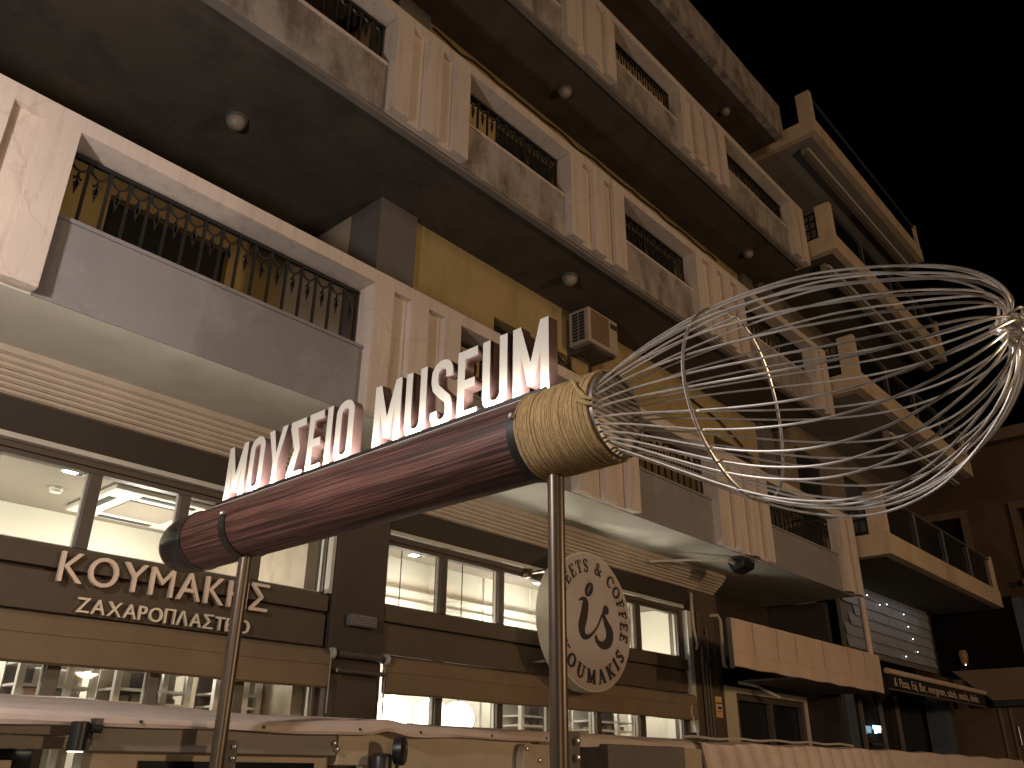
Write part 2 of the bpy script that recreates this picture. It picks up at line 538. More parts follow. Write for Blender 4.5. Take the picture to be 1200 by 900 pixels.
def railing(x0, x1, z0, z1, y, parent):
    mb = MB()
    h = 0.013
    mb.box(x0, x1, y - 0.016, y + 0.016, z1 - 0.035, z1 - 0.005)
    mb.box(x0, x1, y - 0.012, y + 0.012, z0 + 0.02, z0 + 0.045)
    n = max(2, round((x1 - x0) / 0.147))
    d = (x1 - x0) / n
    for i in range(n + 1):
        x = x0 + d * i
        x = min(max(x, x0 + h), x1 - h)
        mb.box(x - 0.010, x + 0.010, y - 0.009, y + 0.009, z0, z1 - 0.036)
        if i < n:
            c = x + d / 2
            r = d / 2 - 0.012
            pts = [(c - r * math.cos(a), y, z1 - 0.05 - 1.15 * r * math.sin(a)) for a in [PI * k / 8 for k in range(9)]]
            mb.tube(pts, 0.010, 5)
            zb = z1 - 0.05 - 1.15 * r
            mb.box(c - 0.006, c + 0.006, y - 0.006, y + 0.006, zb - 0.13, zb)
            for s in (-1, 1):
                mb.tube([(c, y, zb - 0.03), (c + s * 0.022, y, zb - 0.075), (c + s * 0.026, y, zb - 0.055)], 0.006, 4)
            mb.extrude([(c - 0.019, y - 0.006, zb - 0.10), (c, y - 0.006, zb - 0.19), (c + 0.019, y - 0.006, zb - 0.10), (c, y - 0.006, zb - 0.07)], (0, 0.012, 0))
    return mb.build("railing", M_IRON, parent)

def pier(x0, x1, b, parent):
    mb = MB()
    w = x1 - x0
    zt = b + RAIL
    nfl = 1 if w < 0.7 else (3 if w > 1.3 else 2)
    fw = 0.12 if nfl == 1 else 0.20
    rib = (w - nfl * fw) / (nfl + 1)
    mb.box(x0, x1, YF + 0.062, YF + 0.30, b + 0.012, zt - 0.122)
    x = x0
    for k in range(nfl + 1):
        mb.box(x, x + rib, YF, YF + 0.0615, b + 0.004, zt - 0.122)
        x += rib + fw
    return mb.build("pier", M_CREAM, parent)

for fi, b in enumerate(FL):
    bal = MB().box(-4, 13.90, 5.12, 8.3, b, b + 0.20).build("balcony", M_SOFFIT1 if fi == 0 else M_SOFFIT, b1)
    for (p0, p1) in PIERS:
        pier(p0, p1, b, bal)
    MB().box(-4, 13.97, YF, YF + 0.30, b + RAIL - 0.122, b + RAIL).build("coping", M_CREAM, bal)
    edges = [-4.0] + [q for p in PIERS for q in p]
    for i in range(0, len(edges) - 1, 2):
        x0, x1 = edges[i] + 0.001, edges[i + 1] - 0.001
        if i == 0 and x1 - x0 < 0.3: continue
        pm = M_PANELG if fi == 0 else M_PANEL
        MB().box(x0, x1, 5.105, 5.119, b - 0.001, b + 0.1995).box(x0, x1, 5.105, 5.24, b + 0.2, b + 0.57).build("parapet_panel", pm, bal)
        MB().box(x0, x1, 5.09, 5.255, b + 0.572, b + 0.60).build("sill", M_CREAM if fi else M_PANELG, bal)
        railing(x0 + 0.02, x1 - 0.02, b + 0.60, b + RAIL - 0.14, 5.21, bal)
    if fi > 0:
        MB().box(-4, 13.88, 5.122, 5.20, b - 0.035, b - 0.001).build("drip_edge", M_DRIP, bal)
    MB().box(13.75, 13.90, 5.31, 8.3, b + 0.201, b + RAIL).build("side_parapet", M_CREAM, bal)

# upper walls, doors, columns
tops = [FL[1], FL[2], 13.92]
for fi, b in enumerate(FL):
    z0, z1 = b + 0.201, tops[fi] - 0.001
    holes = [(6.48, 7.90, z0, z0 + 2.22), (11.72, 13.10, z0, z0 + 2.22)]
    if fi > 0: holes.append((9.3, 11.1, z0, z0 + 2.22))
    w = wall_holes(MB(), 5.13, 13.30, z0, z1, 6.2, 6.45, holes).build("wall", M_OCHRE, b1)
    for h in holes:
        dr = MB().box(h[0] + 0.002, h[1] - 0.002, 6.34, 6.38, h[2] + 0.002, h[3] - 0.002).build("balcony_door", M_DARKDOOR, b1)
        fr = MB()
        for x in (h[0] + 0.003, (h[0] + h[1]) / 2 - 0.03, h[1] - 0.063):
            fr.box(x, x + 0.06, 6.29, 6.338, h[2] + 0.003, h[3] - 0.003)
        fr.build("frame", M_FRAME, dr)
    MB().box(4.6, 5.12, 6.13, 6.66, z0, z1).build("column", M_COLUMN, b1)
    MB().box(13.31, 13.72, 6.10, 6.60, z0, z1).build("column", M_COLUMN, b1)
    MB().box(13.73, 13.89, 6.17, 6.60, z0, z1).build("wall", M_SIDE, b1)
    MB().box(4.601, 4.80, 6.663, 8.0, z0, z1).build("wall", M_SIDE, b1)
    hb = [(2.51, 3.90, z0, z0 + 2.68), (-0.6, 0.8, z0, z0 + 2.68)]
    wall_holes(MB(), -4, 4.599, z0, z1, 8.0, 8.2, hb).build("wall", M_OCHRE, b1)
    for h in hb:
        dr = MB().box(h[0] + 0.002, h[1] - 0.002, 8.10, 8.14, h[2] + 0.002, h[3] - 0.002).build("balcony_door", M_DARKDOOR, b1)
# top slab with its solid parapet
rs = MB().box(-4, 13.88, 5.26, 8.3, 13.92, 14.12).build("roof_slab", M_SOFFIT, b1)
MB().box(-4, 13.90, 5.10, 5.258, 13.92, 14.78).build("roof_parapet", M_PANEL, rs)
# cable run along the second balcony wall
MB().tube([(5.2 + 0.25 * i, 6.17, FL[2] - 0.10 - 0.04 * math.sin(i * 0.9) ** 2 - 0.03 * (i % 5 == 2)) for i in range(30)], 0.012, 6).build("wall_cable", M_CABLE, b1, smooth=True)
MB().tube([(11.0, 6.17, 7.40), (11.9, 6.16, 7.28), (12.6, 6.16, 7.05), (12.95, 6.16, 6.75), (13.0, 6.16, 6.3), (13.0, 6.16, 5.6)], 0.014, 6).build("wall_cable", M_CABLE, b1, smooth=True)
MB().tube([(7.6, 6.18, 7.02), (7.62, 6.1, 6.82), (7.85, 6.08, 6.72), (8.05, 6.1, 6.70), (8.12, 6.18, 6.66)], 0.012, 6).build("wall_cable", M_CABLE, b1, smooth=True)

# ---- shop front
cor = MB()
steps = [(5.925, 4.515), (5.955, 4.475), (5.985, 4.44), (6.02, 4.41), (6.055, 4.38), (6.09, 4.35), (6.13, 4.318)]
zt = 4.574
for i, (y, zb) in enumerate(steps):
    ztop = zt if i == 0 else steps[i - 1][1]
    cor.box(-4, 11.155 - 0.004 * i, y, 6.20, zb + 0.007, ztop - 0.001)
    cor.box(-4, 11.155 - 0.004 * i, y + 0.012, 6.20, zb - 0.0005, zb + 0.0065)
cor.build("cornice", M_CORNICE, b1)

UPX = [(-1.0, -0.40), (-0.32, 0.28), (0.36, 0.96), (1.04, 1.60), (1.67, 2.28), (2.37, 2.99), (3.07, 3.67), (3.76, 4.40)]
RTX = [(5.07, 5.80), (5.89, 6.65), (6.74, 7.48), (7.57, 8.33), (8.42, 9.21), (9.33, 10.20)]
Z_U0, Z_U1, Z_L0, Z_L1 = 3.385, 3.94, 0.45, 2.92
sh = MB()
wall_holes(sh, -4, 11.15, 0.0, 4.316, 6.20, 6.38,
           [(-1.06, 4.43, Z_U0 - 0.03, Z_U1 + 0.04), (5.04, 10.26, Z_U0 - 0.03, Z_U1 + 0.04),
            (-1.06, 4.43, Z_L0 - 0.03, Z_L1 + 0.02), (5.04, 10.26, Z_L0 - 0.03, Z_L1 + 0.02)])
shop = sh.build("shop_wall", M_SHOP, b1)
for (a, c) in ((-4, 4.42), (5.05, 10.27)):
    MB().box(a, c, 6.135, 6.199, 3.215, 3.352).build("band", M_SHOP, shop, bevel=0.006)
    MB().box(a, c, 6.155, 6.199, 2.93, 3.19).build("band", M_SHOP, shop, bevel=0.004)
    MB().box(a, c, 6.130, 6.199, 4.022, 4.062).build("trim", M_TRIM, shop, bevel=0.004)
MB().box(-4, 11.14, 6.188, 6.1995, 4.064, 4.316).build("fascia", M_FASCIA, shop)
MB().box(4.45, 5.03, 6.11, 6.199, 0.0, 4.315).build("pilaster", M_FASCIA2, shop, bevel=0.01)
MB().box(10.32, 10.42, 6.12, 6.199, 2.45, 4.0).build("trim", M_TRIM, shop, bevel=0.004)
MB().box(10.46, 11.10, 6.14, 6.199, 0.0, 4.315).build("pilaster", M_SHOP, shop, bevel=0.01)
MB().box(4.405, 4.44, 6.125, 6.199, 3.37, 4.0).build("trim", M_TRIM, shop, bevel=0.003)

def window_row(xs, z0, z1, outer):
    fr = MB()
    ya, yb = 6.215, 6.30
    fr.box(outer[0], outer[1], ya, yb, z1, z1 + 0.037)
    fr.box(outer[0], outer[1], ya, yb, z0 - 0.028, z0)
    edges = [outer[0]] + [q for p in xs for q in p] + [outer[1]]
    for i in range(0, len(edges), 2):
        fr.box(edges[i], edges[i + 1], ya - 0.004, yb + 0.004, z0 + 0.001, z1 - 0.001)
    f = fr.build("window", M_FRAME, b1, bevel=0.004)
    bd = MB()
    for (a, c) in xs:
        t = 0.012
        for q in ((a + 0.001, a + t, z0 + 0.001, z1 - 0.001), (c - t, c - 0.001, z0 + 0.001, z1 - 0.001)):
            bd.box(q[0], q[1], 6.245, 6.275, q[2], q[3])
        bd.box(a + t + 0.001, c - t - 0.001, 6.245, 6.275, z0 + 0.001, z0 + t)
    bd.build("glazing_bead", M_TRIM, f)
    for (a, c) in xs:
        MB().box(a + 0.013, c - 0.013, 6.257, 6.263, z0 + 0.014, z1 - 0.002).build("pane", G_SHOP, f)
window_row(UPX, Z_U0, Z_U1, (-1.055, 4.425))
window_row(RTX, Z_U0, Z_U1, (5.045, 10.255))
window_row(UPX, Z_L0, Z_L1 - 0.02, (-1.055, 4.425))
window_row(RTX, Z_L0, Z_L1 - 0.02, (5.045, 10.255))

# rooms behind the windows
room = MB()
room.box(-4.2, -4.0, 6.40, 8.3, 0.0, 4.3)
room.box(-4, 4.48, 8.12, 8.3, 0.0, 4.3)
room.box(4.49, 4.62, 6.40, 8.3, 0.0, 4.3)
room.box(4.63, 10.6, 7.12, 7.3, 0.0, 4.3)
room.box(10.61, 10.75, 6.40, 7.3, 0.0, 4.3)
room.build("shop_room", M_ROOM, b1)
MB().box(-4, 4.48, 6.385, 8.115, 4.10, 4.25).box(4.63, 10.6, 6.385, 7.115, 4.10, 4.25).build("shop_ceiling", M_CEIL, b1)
MB().box(-4, 10.6, 6.385, 8.115, 0.10, 0.16).build("shop_floor", M_ROOMF, b1)
cv = MB()
cv.box(4.64, 10.59, 7.06, 7.118, 3.72, 3.76).box(4.64, 10.59, 7.075, 7.118, 3.62, 3.65)
for x in (5.55, 6.45, 7.35, 8.2, 9.05, 9.9):
    cv.box(x, x + 0.012, 7.100, 7.118, 0.3, 4.09)
cv.build("wall_moulding", M_WHITE, b1)
MB().box(4.33, 4.48, 6.40, 8.1, 2.0, 4.09).build("room_pier", M_ACBODY, b1)

# recess right of the shop, and the little shop under the beige awning
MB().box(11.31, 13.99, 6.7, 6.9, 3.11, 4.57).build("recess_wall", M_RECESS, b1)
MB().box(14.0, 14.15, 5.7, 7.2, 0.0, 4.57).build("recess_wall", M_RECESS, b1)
MB().box(11.16, 11.30, 6.2, 6.99, 0.0, 4.57).build("recess_wall", M_SHOP, b1)
e = wall_holes(MB(), 11.305, 13.99, 0.0, 3.10, 6.2, 6.4, [(11.65, 13.9, 0.7, 3.02)]).build("side_shop_wall", M_SIDE, b1)
f = MB()
for q in ((11.66, 11.74, 0.71, 3.01), (12.72, 12.80, 0.71, 3.01), (13.80, 13.89, 0.71, 3.01)):
    f.box(q[0], q[1], 6.22, 6.30, q[2], q[3])
f.box(11.745, 12.715, 6.22, 6.30, 2.93, 3.01).box(12.805, 13.795, 6.22, 6.30, 2.93, 3.01)
f = f.build("window", M_FRAME, b1, bevel=0.004)
MB().box(11.745, 13.795, 6.31, 6.33, 0.72, 2.925).build("pane", M_DGLASS, f)
MB().tube([(14.02, 5.08, 4.56), (14.02, 5.08, 4.0), (14.02, 5.08, 3.69)], 0.05, 10).build("drain_pipe", M_BEIGE, b1, smooth=True)

# ---- things on the building
def soffit_lamp(loc, label):
    t = thing("ceiling_lamp", label, "lamp", loc, "round lamps under the balconies")
    z = loc[2]
    MB().lathe(loc, (0, 0, -1), [(0.0, 0.105), (0.025, 0.105), (0.03, 0.09)], 24).build("lamp_base", M_GREYMETAL, t, smooth=True)
    MB().lathe((loc[0], loc[1], z - 0.031), (0, 0, -1), [(0.0, 0.09), (0.035, 0.088), (0.065, 0.072), (0.09, 0.045), (0.10, 0.005)], 24).build("lamp_shade", M_LAMPGLASS, t, smooth=True)
soffit_lamp((2.88, 6.24, FL[1]), "unlit round lamp on the wide dark ceiling above the long railing at the upper left")
soffit_lamp((7.24, 5.61, FL[1]), "unlit round lamp under the second balcony, above the air conditioner")
soffit_lamp((7.27, 5.64, FL[2]), "unlit round lamp under the third balcony, above the middle of the facade")
soffit_lamp((12.75, 5.67, FL[2]), "unlit round lamp under the third balcony, just above the whisk wires")
soffit_lamp((12.36, 5.60, 13.92), "unlit round lamp under the topmost slab, the highest of the lamps")

t = thing("air_conditioner", "boxy old air conditioner outdoor unit hung on the ochre wall under the dark ceiling", "air conditioner", (8.1, 6.2, 7.0))
MB().box(7.81, 8.46, 5.76, 6.09, 7.05, 7.56).build("casing", M_ACBODY, t, bevel=0.015)
MB().box(7.86, 8.24, 5.748, 5.758, 7.10, 7.52).build("front_panel", M_ACFRONT, t)
MB().box(8.29, 8.43, 5.750, 5.759, 7.42, 7.49).build("display", M_DARKGREY, t)
gr = MB()
for k in range(9):
    gr.box(7.800, 7.809, 5.83, 5.92, 7.10 + k * 0.047, 7.135 + k * 0.047)
    gr.box(7.800, 7.809, 5.94, 6.03, 7.10 + k * 0.047, 7.135 + k * 0.047)
gr.build("grille", M_DARKGREY, t)
br = MB()
for x in (7.9, 8.36):
    br.box(x, x + 0.04, 5.78, 6.199, 7.0, 7.045)
    br.box(x, x + 0.04, 6.16, 6.199, 6.78, 6.998)
for k in range(6):
    br.box(7.95, 8.35, 5.80 + k * 0.06, 5.825 + k * 0.06, 7.01, 7.03)
br.build("bracket", M_FRAME, t)

t = thing("wall_vent", "small louvred vent box on the dark pilaster between the two shop windows", "vent", (4.75, 6.11, 3.1))
MB().box(4.60, 4.89, 6.03, 6.109, 3.115, 3.215).build("casing", M_COLUMN, t, bevel=0.01)
lv = MB()
for k in range(4):
    lv.box(4.68, 4.87, 6.018, 6.029, 3.13 + k * 0.021, 3.14 + k * 0.021)
lv.build("louvre", M_PANELG, t)

t = thing("floodlight", "dark floodlight on a thin arm under the first balcony", "floodlight", (9.3, 6.0, 4.45))
MB().tube([(9.17, 5.93, 4.44), (9.6, 5.62, 4.49), (10.15, 5.30, 4.53)], 0.016, 8).build("arm", M_TRIM, t, smooth=True)
MB().extrude([(10.15, 5.36, 4.55), (10.15, 5.10, 4.53), (10.15, 5.12, 4.44), (10.15, 5.30, 4.38)], (0.30, 0, 0)).build("lamp_head", M_BLACK, t, bevel=0.012)
MB().tube([(10.12, 5.30, 4.53), (10.12, 5.22, 4.47)], 0.03, 10).build("knuckle", M_GREYMETAL, t, smooth=True)

t = thing("notice_plate", "small orange plate with a dark printed strip on the brown wall beside the pipes", "sign", (11.03, 6.14, 2.65))
MB().box(10.91, 11.09, 6.125, 6.139, 2.66, 2.93).build("plate", M_ORANGE, t, bevel=0.01)
MB().box(10.92, 11.08, 6.120, 6.124, 2.745, 2.825).build("label_strip", M_BEIGE, t)
MB().box(10.915, 11.085, 6.119, 6.1235, 2.835, 2.85).box(10.92, 11.08, 6.119, 6.1235, 2.735, 2.742).box(10.945, 11.0, 6.117, 6.1185, 2.765, 2.80).box(11.008, 11.06, 6.117, 6.1185, 2.765, 2.80).build("print", M_INK, t)

t = thing("electric_conduit", "bundle of pale and dark pipes running down the brown wall by the beige awning", "pipes", (10.8, 6.13, 0.1))
MB().tube([(10.47, 6.12, 4.25), (10.43, 6.10, 4.05), (10.44, 6.10, 3.75), (10.50, 6.10, 3.55), (10.50, 6.12, 3.5)], 0.022, 8).build("pale_conduit", M_PIPE, t, smooth=True)
MB().tube([(10.93, 6.12, 4.0), (11.07, 6.07, 4.02), (11.12, 6.06, 3.95), (11.13, 6.07, 3.42), (11.16, 6.08, 3.34), (11.24, 6.09, 3.33)], 0.025, 8).build("pale_conduit", M_PIPE, t, smooth=True)
for x in (10.62, 10.70, 10.78):
    MB().tube([(x, 6.11, 3.7 + 0.1 * (x > 10.7)), (x, 6.11, 0.15)], 0.022, 8).build("pipe", M_SHOP, t, smooth=True)
MB().tube([(10.62, 6.10, 3.75), (10.64, 6.09, 3.45), (10.76, 6.08, 3.27), (10.92, 6.08, 3.30), (11.02, 6.09, 3.45)], 0.012, 6).build("cable", M_CABLE, t, smooth=True)
MB().box(10.52, 10.62, 6.08, 6.139, 3.55, 4.0).build("junction_box", M_SHOP, t, bevel=0.01)
MB().tube([(10.17, 6.06, 2.80), (10.13, 6.05, 2.68), (10.22, 6.05, 2.52), (10.26, 6.05, 2.40)], 0.012, 6).build("loose_wire", M_TRIM, t, smooth=True)

# shop lettering
def letter_row(text, x0, x1, zb, h, y, depth, m, parent, bold):
    size = h / 0.729
    widths = [text_width(c, size) for c in text]
    gap = 0.16 * h
    tot = sum(widths) + gap * (len(text) - 1)
    s = (x1 - x0) / tot
    x = x0
    for c, w in zip(text, widths):
        o = glyph("letter", c, size, depth, ((0, 0, 0), (1, 0, 0), (0, 1, 0), (0, 0, 1)), m, None, bold)
        xs = [v.co.x for v in o.data.vertices]
        mn, mx = min(xs), max(xs)
        off = wloc(parent)
        for v in o.data.vertices:
            px = x + (v.co.x - mn) / (mx - mn) * w * s
            v.co = Vector((px, y - v.co.z - depth, zb + v.co.y)) - off
        bm = bmesh.new(); bm.from_mesh(o.data); bmesh.ops.recalc_face_normals(bm, faces=bm.faces); bm.to_mesh(o.data); bm.free()
        o.parent = parent
        x += (w + gap) * s
t = thing("shop_lettering", "tan raised shop name ΚΟΥΜΑΚΗΣ over smaller ΖΑΧΑΡΟΠΛΑΣΤΕΙΟ on the brown band under the window", "lettering", (3, 6.14, 2.9))
letter_row("KOYMAKHΣ", 2.17, 3.80, 3.125, 0.215, 6.115, 0.03, M_SHOPLET, t, 0.0)
letter_row("ZAXAPOΠΛAΣTEIO", 2.345, 3.68, 2.945, 0.105, 6.135, 0.025, M_SHOPLET2, t, 0.0)

# brown canvas blinds and their rollers
for (a, c, lab) in ((-1.2, 4.43, "brown canvas awning roll hanging below the Greek shop lettering"), (5.04, 10.3, "brown canvas awning roll hanging below the window behind the round sign")):
    t = thing("canvas_awning", lab, "awning", ((a + c) / 2, 6.1, 2.6), "canvas awnings of the pastry shop")
    mb = MB()
    n = 60
    top, mid, bot = [], [], []
    rows = [(2.905, 6.10), (2.88, 6.062), (2.79, 6.05), (2.775, 6.046), (2.77, 6.053), (2.68, 6.045), (2.605, 6.05), (2.59, 6.075), (2.60, 6.10)]
    grid = []
    for (z, y) in rows:
        grid.append([(a + (c - a) * i / n, y + 0.004 * math.sin(i * 0.7 + z * 9) + 0.003 * math.sin(i * 1.9), z + 0.004 * math.sin(i * 0.35 + a)) for i in range(n + 1)])
    for r in range(len(rows) - 1):
        for i in range(n):
            mb.poly([grid[r][i], grid[r][i + 1], grid[r + 1][i + 1], grid[r + 1][i]])
    mb.extrude([g_[0] for g_ in grid], (0.004, 0, 0)).extrude([g_[-1] for g_ in grid], (-0.004, 0, 0))
    mb.build("cloth", M_CANVAS, t, smooth=True)
    x1 = c + 0.05 if a < 0 else a - 0.06
    MB().tube([(x1 - 0.12, 6.09, 2.87), (x1 + 0.12, 6.09, 2.87)], 0.035, 14).build("roller", M_FRAME, t, smooth=True)
    xe = c + 0.0 if a < 0 else a - 0.02
    MB().lathe((xe, 6.055, 2.87), (1, 0, 0), [(0.0, 0.045), (0.02, 0.05), (0.035, 0.045)], 18).build("roller_end", M_TRIM, t, smooth=True)
    MB().tube([(xe, 6.04, 2.82), (xe, 6.04, 2.40)], 0.007, 6).build("crank_rod", M_GREYMETAL, t)
t = thing("roller_tube", "dark awning roller tube spanning the pilaster between the two canvas awnings", "roller", (4.75, 6.03, 2.85))
MB().tube([(4.50, 6.05, 2.875), (4.98, 6.05, 2.875)], 0.035, 14).build("tube", M_FRAME, t, smooth=True)
MB().tube([(4.50, 6.03, 2.74), (5.0, 6.03, 2.74)], 0.02, 10).build("bar", M_FRAME, t, smooth=True)

# ---- things in the shop room
t = thing("ceiling_air_conditioner", "square white cassette air conditioner in the lit shop ceiling", "air conditioner", (3.2, 7.35, 4.1))
MB().box(2.72, 3.72, 6.82, 7.82, 4.05, 4.099).build("cassette_panel", M_WHITE, t, bevel=0.015)
MB().box(2.95, 3.49, 7.05, 7.59, 4.040, 4.049).build("intake_grille", M_CEIL, t, bevel=0.004)
MB().box(2.98, 3.46, 6.88, 6.94, 4.042, 4.0495).box(2.98, 3.46, 7.70, 7.76, 4.042, 4.0495).box(2.78, 2.84, 7.08, 7.56, 4.042, 4.0495).box(3.60, 3.66, 7.08, 7.56, 4.042, 4.0495).build("air_slot", M_DARKGREY, t)
t = thing("smoke_detector", "small white smoke detector on the lit shop ceiling", "smoke detector", (2.45, 7.35, 4.1))
MB().lathe((2.45, 7.35, 4.099), (0, 0, -1), [(0, 0.055), (0.02, 0.055), (0.024, 0.045), (0.04, 0.045), (0.045, 0.03)], 20).build("detector_body", M_WHITE, t, smooth=True)
def downlight(x, y, lab):
    t = thing("ceiling_spotlight", lab, "spotlight", (x, y, 4.1), "recessed spotlights in the shop ceiling")
    MB().box(x - 0.09, x + 0.09, y - 0.05, y + 0.05, 4.092, 4.099).build("frame", M_WHITE, t)
    MB().box(x - 0.07, x + 0.02, y - 0.035, y + 0.035, 4.084, 4.091).build("lens", M_GLOW, t)
    MB().box(x + 0.025, x + 0.07, y - 0.035, y + 0.035, 4.084, 4.091).build("bezel", M_DARKGREY, t)
downlight(2.37, 6.80, "glaring white ceiling spotlight in the leftmost visible shop window pane")
downlight(6.02, 6.86, "white ceiling spotlight in the first window pane right of the dark pilaster")
downlight(8.02, 6.80, "white ceiling spotlight seen just left of the round cream sign")
def shelf(x0, x1, y, lab):
    t = thing("display_shelf", lab, "shelf", ((x0 + x1) / 2, y, 0.16), "white shelving behind the lower shop windows")
    mb = MB()
    for x in (x0, (x0 * 0.4 + x1 * 0.6), x1 - 0.05):
        mb.box(x, x + 0.05, y, y + 0.05, 0.161, 2.85)
    mb.build("upright", M_WHITE, t)
    sb = MB()
    for z in (1.0, 1.6, 2.2, 2.44, 2.54, 2.70):
        sb.box(x0, x1, y - 0.004, y - 0.001, z, z + 0.018).box(x0, x1, y + 0.052, y + 0.28, z, z + 0.018)
    sb.build("shelf_board", M_WHITE, t)
    xa = x0
    while xa < x1 - 0.05:
        xb = min(x1, xa + random.uniform(0.14, 0.34))
        MB().box(xa, xb - 0.004, y + 0.29, y + 0.31, 1.2, random.uniform(2.75, 2.95)).build("back_panel", random.choice([M_COLUMN, M_PANELG, M_ACBODY, M_WHITE, M_BLUEBLIND]), t)
        xa = xb
    gb = MB()
    x = x0 + 0.1
    while x < x1 - 0.15:
        w_ = random.uniform(0.06, 0.16)
        gb.box(x, x + w_, y + 0.10, y + 0.22, 2.459, 2.459 + random.uniform(0.03, 0.075))
        x += w_ + random.uniform(0.02, 0.15)
    gb.build("stored_box", random.choice([M_BEIGE, M_COLUMN, M_PANELG]), t)
shelf(1.1, 2.15, 6.9, "white shelving behind the lower window at the picture's left edge")
shelf(2.45, 3.05, 7.2, "white shelving behind the lower window left of the thin sign post")
shelf(3.1, 3.75, 7.0, "white shelving behind the lower window cut by the thin sign post")
shelf(3.85, 4.30, 6.8, "white shelving behind the lower window next to the dark pilaster")
shelf(7.6, 8.5, 6.72, "white shelving behind the lower window under the round sign")
shelf(8.9, 9.8, 6.72, "white shelving behind the lower window at the end of the shop")
for (x, z, lab) in ((5.62, 2.47, "blazing white globe lamp behind the lower window nearest the dark pilaster"), (6.12, 2.47, "blazing white globe lamp, second from the dark pilaster"), (6.50, 2.46, "blazing white globe lamp, third from the dark pilaster")):
    t = thing("globe_lamp", lab, "lamp", (x, 6.62, z), "glowing globe lamps in the shop")
    MB().lathe((x, 6.62, z - 0.17), (0, 0, 1), [(0.17 - 0.17 * math.cos(a), 0.17 * math.sin(a)) for a in [PI * k / 14 for k in range(15)]], 24).build("globe", M_GLOBE, t, smooth=True)
    MB().tube([(x, 6.62, z + 0.165), (x, 6.62, 4.09)], 0.006, 6).build("cord", M_FRAME, t)

# ---- round sign parallel to the shop front
DC = Vector((7.60, 5.70, 3.49))
t = thing("round_sign", "round cream sign lettered SWEETS & COFFEE KOUMAKIS around a dark script is", "sign", (7.6, 6.2, 3.5))
MB().lathe((DC.x, DC.y, DC.z), (0, 1, 0), [(0, 0.735), (0.004, 0.742), (0.17, 0.742), (0.174, 0.735)], 72).build("rim", M_DISCRIM, t, smooth=True)
MB().lathe((DC.x, DC.y - 0.006, DC.z), (0, 1, 0), [(0, 0.722), (0.005, 0.726)], 72).build("sign_face", M_DISC, t)
for (x, z) in ((7.08, 3.98), (7.10, 3.04), (8.1, 3.98), (8.1, 3.04)):
    MB().tube([(x, 5.925, z), (x, 6.13, z)], 0.018, 8).lathe((x, 6.13, z), (0, 1, 0), [(0, 0.05), (0.02, 0.055), (0.068, 0.055)], 16).build("bracket", M_POST, t, smooth=True)

class Ink:
    """flat strokes on the sign face, each a hair thicker than the last so that no faces coincide"""
    def __init__(s): s.mb, s.k = MB(), 0
    def poly(s, pts):
        s.k += 1
        d = 0.0035 + 0.00004 * s.k
        s.mb.extrude([(DC.x + x, DC.y - 0.0062, DC.z + z) for x, z in pts], (0, -d, 0))
    def stroke(s, pts, ws):
        n = len(pts)
        if not isinstance(ws, (list, tuple)): ws = [ws] * n
        L_, R_ = [], []
        for i in range(n):
            a, b = Vector(pts[max(i - 1, 0)]), Vector(pts[min(i + 1, n - 1)])
            d = (b - a).normalized()
            nn = Vector((-d.y, d.x)) * ws[i] / 2
            L_.append(Vector(pts[i]) + nn)
            R_.append(Vector(pts[i]) - nn)
        for i in range(n - 1):
            s.poly([L_[i], L_[i + 1], R_[i + 1], R_[i]])
    def dot(s, c, rx, ry, rot=0, n=20):
        s.poly([(c[0] + rx * math.cos(a) * math.cos(rot) - ry * math.sin(a) * math.sin(rot), c[1] + rx * math.cos(a) * math.sin(rot) + ry * math.sin(a) * math.cos(rot)) for a in [2 * PI * k / n for k in range(n)]])

